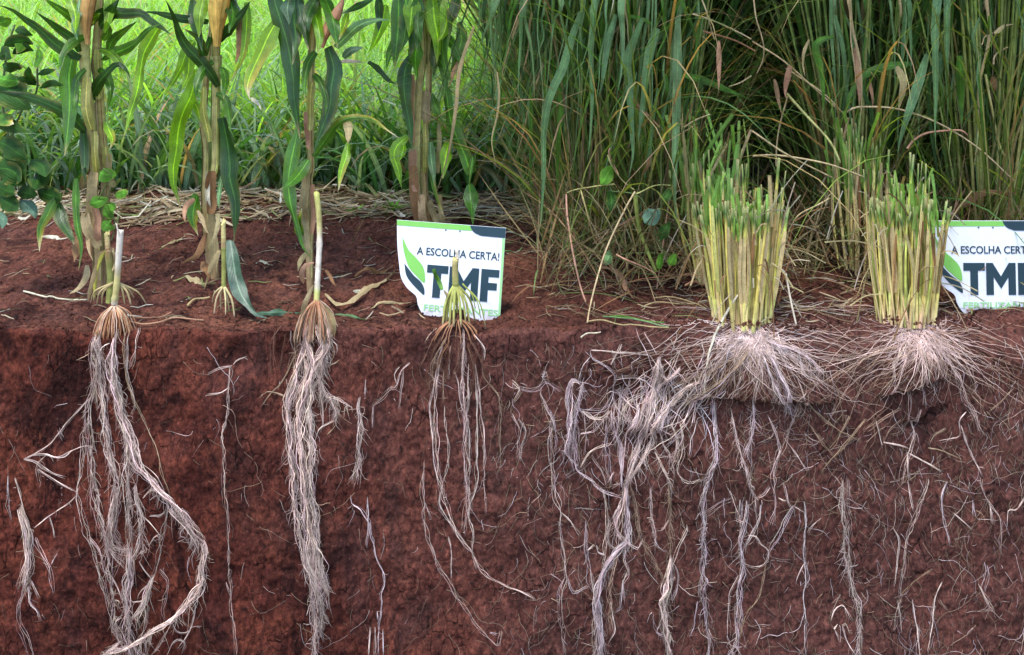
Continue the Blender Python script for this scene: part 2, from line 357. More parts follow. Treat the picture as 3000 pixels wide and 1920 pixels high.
# pack rows tighter at the rounded lip
Y = bank_y(X, Z)
def grid_q(nr, nc):
    i = np.arange(nr-1)[:, None]*nc; j = np.arange(nc-1)[None]
    return np.stack([i+j, i+j+1, i+nc+j+1, i+nc+j], -1).reshape(-1, 4)
mb = MB(); mb.add(np.stack([X, Y, Z], -1), (1, 1, 1), (0, 0, 0), grid_q(len(ts), len(xs))[:, ::-1])
mb.build('soil_bank', M_FACE, smooth=False, kind='structure', label='upright cut face of red soil with exposed roots')
us = np.r_[0, np.cumsum(np.r_[np.full(60, .0042), np.linspace(.0045, .012, 110), np.linspace(.013, .3, 40), np.linspace(.4, 30, 40)])]
X, UU = np.meshgrid(xs, us); y0 = bank_y(X, z_top(X)); YY = y0+UU
Xw = np.where(np.abs(X) > 1.4, np.sign(X)*(1.4+(np.abs(X)-1.4)*(1+UU*3)), X)
ZZ = ground_z(Xw, UU); ZZ[0] = z_top(X[0])
mb = MB(); mb.add(np.stack([Xw, YY, ZZ], -1), (1, 1, 1), (0, 0, 0), grid_q(len(us), len(xs)))
mb.build('ground', M_GROUND, smooth=False, kind='structure', label='bare red soil running back to the meadow')
GX, GY = np.arange(-6, 6, .008), np.arange(0, 3.2, .008)
_gx, _gy = np.meshgrid(GX, GY); GTAB = ground_z(_gx, _gy-bank_y(_gx[0], z_top(_gx[0]))[None])
def lut(tab, a0, da, b0, db, a, b):
    i = np.clip((np.asarray(a, float)-a0)/da, 0, tab.shape[1]-1.001); j = np.clip((np.asarray(b, float)-b0)/db, 0, tab.shape[0]-1.001)
    ii, jj = i.astype(int), j.astype(int); u, v = i-ii, j-jj
    return (tab[jj, ii]*(1-u)+tab[jj, ii+1]*u)*(1-v)+(tab[jj+1, ii]*(1-u)+tab[jj+1, ii+1]*u)*v
def gz(x, y):  # height of the built ground
    return lut(GTAB, GX[0], .008, GY[0], .008, x, y)
# pit floor in front of the wall
fx = np.linspace(-8, 8, 60); fy = np.linspace(.15, -8, 60); X, Yf = np.meshgrid(fx, fy)
mb = MB(); mb.add(np.stack([X, Yf, -1.09+.02*fbm(X*2, Yf*2, 1, 3)], -1), (1, 1, 1), (0, 0, 0), grid_q(60, 60)[:, ::-1])
mb.build('pit_floor', M_GROUND, kind='structure', label='red soil floor of the pit')

# ------------------------------------------------------------------ colours (linear)
GD, GM, GB = np.array([.026, .080, .013]), np.array([.066, .185, .018]), np.array([.200, .400, .020])  # dark leaf as if shaded, bright leaf as if backlit: light put in colour
GP = np.array([.15, .29, .13]); BL = np.array([.11, .20, .14])
YL = np.array([.42, .36, .05]); TAN = np.array([.44, .34, .19]); BRN = np.array([.26, .14, .07]); PINK = np.array([.44, .25, .16]); WHT = np.array([.62, .56, .44])
def jit(c, a=.15, n=None):
    if n is None: return np.asarray(c)*RNG.uniform(1-a, 1+a)*RNG.uniform(1-a*.3, 1+a*.3, 3)
    return np.asarray(c)[None]*RNG.uniform(1-a, 1+a, (n, 1))*RNG.uniform(1-a*.4, 1+a*.4, (n, 3))
KIND = {'dk': GD, 'mg': GM, 'br': GB, 'bl': BL, 'yl': GB, 'dry': TAN, 'brn': BRN, 'pink': PINK, 'gp': GP, 'wh': WHT, 'sg': np.array([.40, .40, .14]), 'ym': GM}
def leafcol(kind):
    b = jit(KIND[kind], .14)
    if kind in ('yl', 'ym'):
        def f(u, v):
            k = np.clip(sm(.45, .95, np.abs(u+.35))*sm(.15, .7, v)+sm(.72, .95, v), 0, 1)[:, None]
            return b*(1-k)+(YL*(1-sm(.8, 1, v))[:, None]+WHT*sm(.8, 1, v)[:, None])*k
        return f
    if kind in ('dk', 'mg', 'br', 'gp'):
        tip = RNG.random() < .35; sd = RNG.random()*50; ed = RNG.uniform(.1, .75)
        def g(u, v):
            k = (sm(.86, 1, v)*tip*.8)[:, None]; e = (sm(.55, 1, np.abs(u))*np.clip(.25+.9*vnoise(v*9+sd, u*.5, sd), 0, 1)*ed)[:, None]
            tone = (1+.35*vnoise(v*5, u*1.5, sd)+.25*vnoise(v*14, u*.4, sd+5))[:, None]
            return (b*tone*(1-e)+(YL*.6+TAN*.3)*e)*(1-k)+TAN*k
        return g
    return b
def wprof(n, mode):
    t = np.linspace(0, 1, n)
    if mode == 'tip': return np.minimum(1, .5+t*2.2)*np.clip(1-t**2.1, .02, 1)
    if mode == 'both': return np.clip(np.sin(math.pi*(t*.94+.03))**.6, .05, 1)
    if mode == 'ovate': return np.clip(np.sin(math.pi*np.clip(t, 0, 1)**.75)**.8, .03, 1)
    return np.clip(np.minimum(1, .75+t*2)*np.minimum(1, .7+(1-t)*2), .1, 1)
DRYK = ('dry', 'brn', 'pink', 'wh')
def leaf_px(s, w, D, kind, parent, roll=None, mode='tip', name='leaf', mat=None, wav=.13, pre=None, fold=.2, scale=None):
    """leaf traced over the photograph: s path, w width in zoomed px, D distance (start, end)"""
    pts = T(s); f = scale or PAN[s.split()[0]][2]
    D0, D1 = (D, D) if np.isscalar(D) else D
    d = np.r_[0, np.cumsum(np.linalg.norm(np.diff(pts, axis=0), axis=1))]; d /= d[-1]
    P = at(pts, D0+(D1-D0)*d)
    if pre is not None: P = np.concatenate([np.atleast_2d(pre), P])
    n = int(np.clip(plen(P)/.016, 8, 40)); P = smooth_path(P, n)
    P[:, 1] += .012*np.sin(np.linspace(0, 5, n)+RNG.random()*6)*np.linspace(0, 1, n)
    if roll is None: roll = (RNG.uniform(-.6, .6), RNG.uniform(-.9, .9))
    wn_ = 1+.13*vnoise(np.linspace(0, plen(P)*22, n), w, 1); r = np.linspace(roll[0], roll[1], n)+.25*np.sin(np.linspace(0, 7, n)+RNG.random()*6)
    W = 1.12*w/f*MPX*(D0+D1)/2/CAMD*wn_*wprof(n, mode)/np.maximum(.55, np.cos(np.linspace(*roll, n))*.9)
    m = MB(); ribbon(m, P, W, leafcol(kind), r, fold, wav)
    return m.build(name, mat or (M_DRY if kind in DRYK else M_CORN), parent)

# ------------------------------------------------------------------ meadow behind the plot
mb = MB()
nc = 2050; Dc = 3.85+RNG.power(.85, nc)*9.5; xc = RNG.uniform(-1, 1, nc)*(.78*Dc+.8); per = 22; n = nc*per
sz = RNG.uniform(.7, 1.35, nc); tone = RNG.uniform(.6, 1.25, nc); warm_ = RNG.random(nc)
rep_ = lambda a: np.repeat(a, per)
r = np.abs(RNG.normal(0, .055, n)); a = RNG.uniform(0, 6.283, n); xm = rep_(xc)+r*np.cos(a); ym = rep_(Dc)-CAMD+r*np.sin(a)
col = jit((.31, .54, .13), .24, n)*rep_(tone)[:, None]; k = rep_(warm_)[:, None]; col = col*(1-.3*k)+np.array([.30, .40, .05])*.3*k  # blade green raised to put a sunlit look into the colour
pale = RNG.random(n) < .12; col[pale] = jit((.34, .46, .24), .15, pale.sum()); dryb = RNG.random(n) < .05; col[dryb] = jit(TAN, .2, dryb.sum())
blade_mass(mb, np.stack([xm, ym, gz(xm, ym)-.01], 1), a+RNG.normal(0, .5, n), RNG.uniform(.05, .55, n), RNG.uniform(.7, 2.2, n), RNG.uniform(.3, .62, n)*rep_(sz), RNG.uniform(.008, .022, n)*(1+.05*rep_(Dc-4)), col, 6, .8)
n = 12000; Dm = 3.85+RNG.power(.9, n)*9.5; xm = RNG.uniform(-1, 1, n)*(.78*Dm+.8); ym = Dm-CAMD
blade_mass(mb, np.stack([xm, ym, gz(xm, ym)-.01], 1), RNG.uniform(0, 6.283, n), RNG.uniform(.05, .6, n), RNG.uniform(.4, 2.0, n), RNG.uniform(.15, .35, n), RNG.uniform(.005, .012, n), jit((.16, .32, .06), .3, n), 4, 1.2)
mb.build('meadow_grass', M_MEADOW, kind='stuff', label='bright green meadow grass beyond the straw litter', category='grass')
# broader, bluer blades along the near border of the meadow
mb = MB(); n = 6400
Dm = 3.62+RNG.random(n)**1.4*1.0; xm = RNG.uniform(-1, 1, n)*(.78*Dm+.4); ym = Dm-CAMD
cx = np.round(xm/.13)*.13; xm = xm*.45+cx*.55+.03*RNG.standard_normal(n)
k = RNG.random(n); col = np.where((k < .5)[:, None], jit((.09, .22, .06), .4, n), jit((.26, .38, .27), .35, n)); col[k > .93] = jit(TAN, .25, (k > .93).sum())
blade_mass(mb, np.stack([xm, ym, gz(xm, ym)-.01], 1), RNG.uniform(0, 6.283, n), RNG.uniform(.1, .6, n), RNG.uniform(.6, 2.3, n), RNG.uniform(.2, .58, n), RNG.uniform(.010, .026, n), col, 8, .8)
mb.build('border_grass', M_GRASS, kind='stuff', label='long drooping grass blades along the near border of the meadow', category='grass')

# ------------------------------------------------------------------ straw litter and crumbs
def litter(mb, x, y, L, wd, col, lift=.004, tilt=.15, n_seg=4):
    for i in range(len(x)):
        a = RNG.uniform(0, 6.283) if RNG.random() < .35 else RNG.normal(0, .5)
        t = np.linspace(-.5, .5, n_seg)*L[i]; b = RNG.normal(0, .35)
        P = np.stack([x[i]+t*math.cos(a)-b*t*t/L[i]*math.sin(a), y[i]+t*math.sin(a)+b*t*t/L[i]*math.cos(a), np.zeros(n_seg)], 1)
        P[:, 2] = gz(P[:, 0], P[:, 1])+lift*RNG.uniform(.6, 3)+np.abs(t)*RNG.normal(0, tilt)
        ribbon(mb, P, wd[i]*np.array([.6, 1, .9, .4]), col[i], RNG.uniform(-.8, .8), .3, 0, 3, ref=(0, 0, -1.0))
mb = MB(); n = 1950
Dl = 3.30+np.abs(RNG.normal(0, .24, n))+.05*vnoise(RNG.random(n)*40, 1, 1); pxs = RNG.uniform(-850, 1640, n); x = (pxs-1500)*MPX*Dl/CAMD
pal = np.array([[.60, .50, .34], [.50, .38, .23], [.68, .62, .52], [.34, .23, .15], [.50, .50, .44], [.26, .32, .12]])
col = pal[RNG.choice(6, n, p=[.22, .24, .14, .22, .08, .10])]*RNG.uniform(.45, 1.1, (n, 1))
litter(mb, x, Dl-CAMD, RNG.uniform(.03, .2, n), RNG.uniform(.003, .012, n), col, .008, .25)
mb.build('straw_litter', M_DRY, kind='stuff', label='pale straw and dead leaves lying along the back of the bare soil', category='straw')
mb = MB(); n = 620
Dl = RNG.uniform(2.44, 3.4, n); x = RNG.uniform(-.52, .52, n)*Dl; col = pal[RNG.choice(6, n, p=[.28, .2, .08, .3, .08, .06])]*RNG.uniform(.35, 1.0, (n, 1))
litter(mb, x, Dl-CAMD, RNG.uniform(.01, .07, n)*np.where(RNG.random(n) < .1, 2, 1), RNG.uniform(.0015, .005, n), col, .003, .1)
n = 520; Dl = RNG.uniform(2.46, 2.95, n); x = RNG.uniform(.05, 1.3, n); col = pal[RNG.choice(6, n, p=[.25, .3, .1, .25, .05, .05])]*RNG.uniform(.3, .9, (n, 1))
litter(mb, x, Dl-CAMD, RNG.uniform(.02, .12, n), RNG.uniform(.0015, .004, n), col, .004, .2)
mb.build('straw_scraps', M_DRY, kind='stuff', label='small scraps of straw scattered over the bare red soil', category='straw')
mb = MB(); n = 4600
OV = np.array([[1, 0, 0], [-1, 0, 0], [0, 1, 0], [0, -1, 0], [0, 0, 1], [0, 0, -1]], float); OF = [(0, 2, 4), (2, 1, 4), (1, 3, 4), (3, 0, 4), (2, 0, 5), (1, 2, 5), (3, 1, 5), (0, 3, 5)]
x = RNG.uniform(-1.45, 1.5, n); y = np.where(RNG.random(n) < .45, RNG.random(n)**1.5*.12+.006, RNG.random(n)**1.5*.95+.015)
for i in range(n):
    r = .0011+.0046*RNG.random()**2.6
    mb.add(OV*RNG.uniform(.6, 1.2, (6, 3))*r+np.array([x[i], y[i], float(gz(x[i], y[i]))+r*.3]), (1, 1, 1), (0, 0, 0), None, OF)
mb.build('soil_crumbs', M_GROUND, smooth=False, kind='stuff', label='loose crumbs of red soil on the plot', category='soil')

# ------------------------------------------------------------------ roots
RW = np.array([.84, .65, .57]); RLI = np.array([.78, .63, .63]); RT = np.array([.46, .32, .22]); RO = np.array([.42, .21, .11]); RB = np.array([.24, .12, .08])
TX, TZ = np.arange(-1.5, 1.5, .006), np.arange(-.9, .06, .006)
_gx, _gz = np.meshgrid(TX, TZ); TAB = bank_y(_gx, np.minimum(_gz, z_top(_gx)), False)
def face_pts(pp, off):
    x = (pp[:, 0]-1500)*MPX; z = (967-pp[:, 1])*MPX
    return np.stack([x, lut(TAB, TX[0], .006, TZ[0], .006, x, z)-off, z], 1)
def strand(mb, pp, wpx, col, off=.004, wig=3.0, seed=None, sides=5, taper=True, spread=0, step=11):
    n = int(np.clip(plen(pp)/step, 5, 110)); q = smooth_path(pp, n); s = RNG.random()*99 if seed is None else seed
    t = np.arange(n)*step
    q = q+np.stack([wig*fbm(t/38, s, 0, 2)+spread*(.75*vnoise(t/95, s, 4)+.55*vnoise(t/42, s, 6)), .6*wig*fbm(t/38, s, 7, 2)], 1)*np.minimum(1, .25+np.arange(n)/9)[:, None]
    P = face_pts(q, off+.003*vnoise(t/50, s, 9)+spread*MPX*.5*vnoise(t/80, s, 13))
    e_ = np.linspace(0, 1, n); R = wpx*.5*MPX*(1+.34*vnoise(t/16, s, 2))*(1-.6*e_**2)*np.minimum(1, .35+e_*9)*np.minimum(1, .3+(1-e_)*7)
    c = np.asarray(col)*np.clip(1+.42*fbm(t/60, s, 3, 2)+.25*vnoise(t/14, s, 5), .3, 1.4)[:, None]
    tube(mb, P, np.maximum(R, .00022), c, sides)
    return q
def fuzz(mb, q, dens, length, col, off=.005, wpx=.9, down=.5):
    L = plen(q); k = RNG.poisson(L*dens)
    for _ in range(k):
        i = RNG.integers(1, len(q)); p = q[i]; a = RNG.uniform(0, 6.283); d = np.array([math.cos(a)*(1 if down < .8 else .55), math.sin(a)*.7+down]); ln = length*RNG.uniform(.3, 1.3)
        c = p+d*ln*.5+RNG.normal(0, ln*.16, 2); e = p+d*ln+RNG.normal(0, ln*.2, 2)
        pp = smooth_path(np.array([p, c, e]), 5); P = face_pts(pp, off+RNG.uniform(-.003, .006))
        tube(mb, P, wpx*MPX*.5*np.linspace(1.1, .5, 5)*RNG.uniform(.6, 1.4), np.asarray(col)*RNG.uniform(.45, 1.05), 3)
def root_set(parent, specs, col=RW, fdens=.06, flen=22, top=None):
    """specs: (path, width px, strands) -> one 'root' part each, and the hairs as one 'fine_roots' part"""
    fm = MB()
    for sp in specs:
        s, wpx, ns = sp[:3]; c = sp[3] if len(sp) > 3 else col
        pp = T(s); m = MB()
        if ns == 1:
            q = strand(m, pp, wpx*.66, jit(c, .15)*RNG.uniform(.72, 1.0), .004, 4.0)
            for _ in range(2): strand(m, pp, RNG.uniform(1.0, 1.7), jit(c, .25)*RNG.uniform(.5, .9), .003+.006*RNG.random(), 5, None, 3, True, 4)
        else:
            for k in range(int(ns*2.4)):
                q = strand(m, pp, float(np.clip(wpx*RNG.uniform(.09, .22), 1.0, 2.3)), jit(c, .3)*(RNG.uniform(.8, 1.05) if RNG.random() < .6 else RNG.uniform(.4, .75)), .003+.020*RNG.random(), 6, None, 4, True, wpx*(1.05 if wpx < 16 else .75))
        m.build('root', M_ROOT, parent)
        fuzz(fm, q, fdens*((1+.75*ns) if ns > 2 else .45), flen*(1.7 if ns > 2 else .8), jit(c, .2)*(1 if ns > 2 else .7), .010, 1.0, 1.0 if ns > 2 else .5)
    if fm.n: fm.build('fine_roots', M_ROOT, parent, kind='stuff')

ST1 = [("L1 1040,200 1010,400 1020,600 1060,780 1090,940 1150,1080 1200,1240 1260,1380 1400,1530 K1 1510,100 1620,230 1720,360 1810,500", 15, 7),
       ("K1 1810,500 1830,600 1800,720 1790,880 1720,1000 1560,1180 1400,1270 1200,1400 1000,1450 950,1500", 14, 6),
       ("L1 880,220 880,420 890,600 900,780 920,900 940,1030 970,1180 1000,1330 1060,1530 K1 1060,150 1050,300 1050,430 1090,540 1170,580", 14, 6),
       ("L1 830,220 820,400 830,560 820,700 800,850 800,980 810,1100 825,1300 840,1530 K1 900,200 950,350 990,530 1020,640 1020,780 1040,950 1050,1080 1050,1200 1100,1350", 9, 3),
       ("L1 800,990 760,1100 750,1280 730,1450 K1 725,60 760,200 820,420 880,600 940,800 990,960 1040,1120 1060,1250 1120,1370", 6, 2),
       ("L1 1010,380 1000,560 1080,900 1140,1200 1150,1400 K1 1160,0 1170,200 1175,400 1180,580", 9, 4),
       ("K1 1180,560 1170,750 1165,900 1170,1050 1165,1200 1170,1350 1180,1540", 13, 6),
       ("K1 1220,0 1250,150 1280,300 1270,450 1260,540 1190,640", 10, 5), ("K1 1060,60 1030,250 1000,420 1020,520 1060,560", 10, 5),
       ("K1 1520,140 1470,400 1440,500 1420,650 1390,760 1340,880", 6, 2), ("K1 1370,820 1330,930 1300,1030 1220,1150", 13, 6),
       ("K1 1420,770 1490,870 1480,1000 1450,1120 1460,1230", 5, 2),
       ("L1 1110,220 1110,400 1120,600 1170,780 1230,920 1300,1100 1390,1300 1480,1530 K1 1520,100", 4.5, 1, RT),
       ("L1 1140,230 1135,420 1130,560 1140,680 1190,850 1160,960", 4, 1), ("L1 1225,190 1220,300 1205,450 1180,520", 6, 2),
       ("L1 790,810 680,930 560,1070 460,1190 350,1270 230,1330", 4.5, 1), ("L1 230,1330 300,1300 420,1290 560,1300 640,1260 720,1225 800,1220 870,1265", 4.5, 1),
       ("L1 230,1330 320,1350 420,1410 600,1485", 4, 1), ("L1 420,1300 370,1350 350,1420 370,1540", 5, 2), ("L1 540,1060 580,1160", 6, 2), ("L1 350,1420 450,1480 560,1540 K1 700,70", 3, 1),
       ("L1 820,330 900,500 960,590 1020,650", 4.5, 1), ("L1 950,420 1000,500 980,600 975,700 940,860", 4, 1), ("L1 790,410 740,445 670,470", 3, 1, RT),
       ("L1 850,240 870,340 920,420 960,520 900,620 850,660", 4, 2), ("L1 990,300 930,330 900,420 860,560", 4, 2),
       ("K1 840,440 900,500 940,570 980,720 1010,740", 4, 2), ("K1 1020,540 1080,620 1150,690", 5, 2), ("K1 1330,550 1400,450 1450,480", 4, 1), ("K1 1250,680 1300,770 1350,850", 4, 1),
       ("K1 1700,350 1610,420 1600,470 1650,490 1580,520", 4, 1), ("K1 1530,200 1640,330 1700,420 1750,560", 6, 3), ("K1 1300,100 1380,30 1450,60 1520,130", 4, 2),
       ("K1 1350,130 1420,90 1510,130", 4, 2), ("K1 1340,280 1430,280 1480,240", 3, 1), ("K1 1280,280 1360,370 1440,460", 4, 1),
       ("K1 1530,1230 1430,1400 1350,1500", 5, 2), ("K1 1520,1250 1560,1320 1650,1330 1710,1280 1780,1285", 3.5, 1), ("K1 1730,1100 1720,1230 1660,1360 1560,1500", 3, 1),
       ("K1 1480,1540 1530,1430 1600,1400 1640,1450 1600,1540", 3, 1), ("K1 1300,1370 1290,1540", 4, 1), ("K1 1330,1080 1310,1250 1230,1370", 4, 2), ("K1 1340,880 1260,940 1240,1000", 3, 1),
       ("K1 1100,1360 1020,1420 950,1480 1000,1530", 5, 3), ("K1 1180,1360 1240,1450 1350,1540", 4, 2), ("K1 1120,1130 1060,1180 1080,1340 1150,1430", 5, 2),
       ("K1 1020,780 1080,900 1110,1000", 4, 1), ("K1 1200,1020 1280,1020 1330,980", 3, 1)]
ST3 = [("L2 440,150 430,300 400,420 350,600 300,760 290,900 320,1060 340,1250 360,1400 360,1540 K2 380,200 420,380 450,550 480,680 510,800 520,950 535,1100 540,1280 530,1540", 12, 6),
       ("L2 470,160 430,280 460,400 480,480 450,640 430,780 400,900 400,1050 420,1200 440,1380 450,1540 K2 460,100 460,260 480,400 500,520 530,640 560,780", 14, 7),
       ("L2 540,160 570,260 600,330 560,430 540,500 500,640 480,760 470,900 480,1050 510,1200 505,1380 510,1540 K2 520,120 550,250 540,380 560,520 590,640 620,760 650,920", 14, 7),
       ("K2 490,600 530,750 560,880 580,960 600,1100 590,1280", 10, 6), ("K2 540,480 580,680 610,800 640,900", 13, 7), ("K2 470,560 520,720 570,860", 12, 6),
       ("L2 600,100 640,180 660,300 620,400 600,560 580,660 620,740 680,840 700,900 680,970", 7, 4), ("L2 420,360 500,450 540,560 580,680 640,770 740,800 850,860", 6, 3),
       ("L2 690,820 760,950 850,1005", 4, 2, RT), ("L2 380,120 350,240 350,450 330,620 310,720", 6, 3, RT), ("L2 660,300 690,410 640,520", 4, 1, RT), ("L2 640,520 690,500 740,460", 3, 1, RT),
       ("L2 560,680 580,850 600,1050", 3, 1), ("L2 540,1140 570,1050 640,1015 700,990", 4, 1), ("L2 640,1110 690,1060 720,1000", 3, 1, RT),
       ("L2 320,470 260,600 200,680 120,770 55,860", 5, 1, RT), ("L2 270,780 180,745 100,740 40,790", 4.5, 1, RT), ("L2 300,220 290,350 320,440", 5, 1),
       ("L2 400,420 440,560 400,700 350,800", 7, 4), ("L2 560,440 600,520 560,640 500,700", 6, 3), ("L2 360,640 400,780 380,900", 7, 4),
       ("K2 500,1020 460,1150", 3, 1), ("K2 630,1000 650,1080", 2.5, 1), ("L2 210,180 140,290 120,420 140,590", 3, 2, RB), ("L2 260,230 240,330 200,540", 3, 2, RB), ("L2 170,200 160,420 180,560", 3, 2, RB)]
ST4 = [("L2 1660,300 1610,470 1590,640 1560,760 1540,900 1550,1060 1570,1250 1580,1400 1600,1540 K2 1640,130", 5.5, 1, RW),
       ("L2 1640,420 1600,700 1580,850 1590,1000 1600,1180 1620,1380 1640,1540 K2 1660,150 1710,270 1750,400 1820,520 1900,620 1950,720 2000,790 2080,870 2180,930 2265,965 K3 100,1000 200,1055", 7, 2),
       ("K2 1630,100 1625,210 1680,330 1740,400 1830,530 1920,650", 5, 1),
       ("L2 1670,880 1670,980 1690,1120 1700,1280 1680,1430 1660,1540 K2 1640,130", 7, 2), ("L2 1720,350 1715,470 1700,640", 5, 1), ("L2 1660,560 1655,860", 4, 1, RT),
       ("L2 1830,200 1840,350 1830,500 1830,700 1840,860 1860,1000 1860,1180 1860,1350 1860,1540 K2 1860,30 1870,180 1850,300 1830,420", 9, 3), ("L2 1880,500 1880,760 1870,950 1890,1200 1890,1400 K2 1880,20 1900,260", 5, 1),
       ("L2 1760,570 1790,660 1800,780 1830,860 1890,740", 4, 2), ("L2 1940,640 1950,800 1960,960 1960,1150 1955,1400 K2 1950,30 1890,210 1880,310 1920,420 1920,550 1920,680 1950,780", 5, 1),
       ("L2 1940,500 1980,850 2000,1000 2020,1200 2025,1400 2030,1540 K2 2030,100 2040,280", 4.5, 1), ("L2 2000,520 2020,620 2120,730 2160,830 2165,960 2150,1150 2160,1380 2130,1470", 3.5, 1, RT),
       ("L2 1910,230 1980,300 2020,380 2015,460", 5, 1), ("L2 1600,200 1530,250 1490,320", 4, 1, RT), ("L2 1560,300 1480,470 1440,560 1470,660 1550,720", 4, 1, RB),
       ("L2 1710,300 1640,420 1600,560", 8, 4, RO), ("L2 1740,300 1700,500 1660,640", 7, 4, RB), ("L2 1800,300 1790,480 1760,600", 6, 3, RB), ("L2 1870,320 1920,460 1950,640", 7, 4, RB), ("L2 1640,250 1560,420 1530,620 1540,760", 6, 4, RB),
       ("L2 1900,280 1990,450 2040,600 2080,680", 4, 3, RB), ("L2 1690,260 1590,420 1550,560 1590,700", 5, 3, RT)]
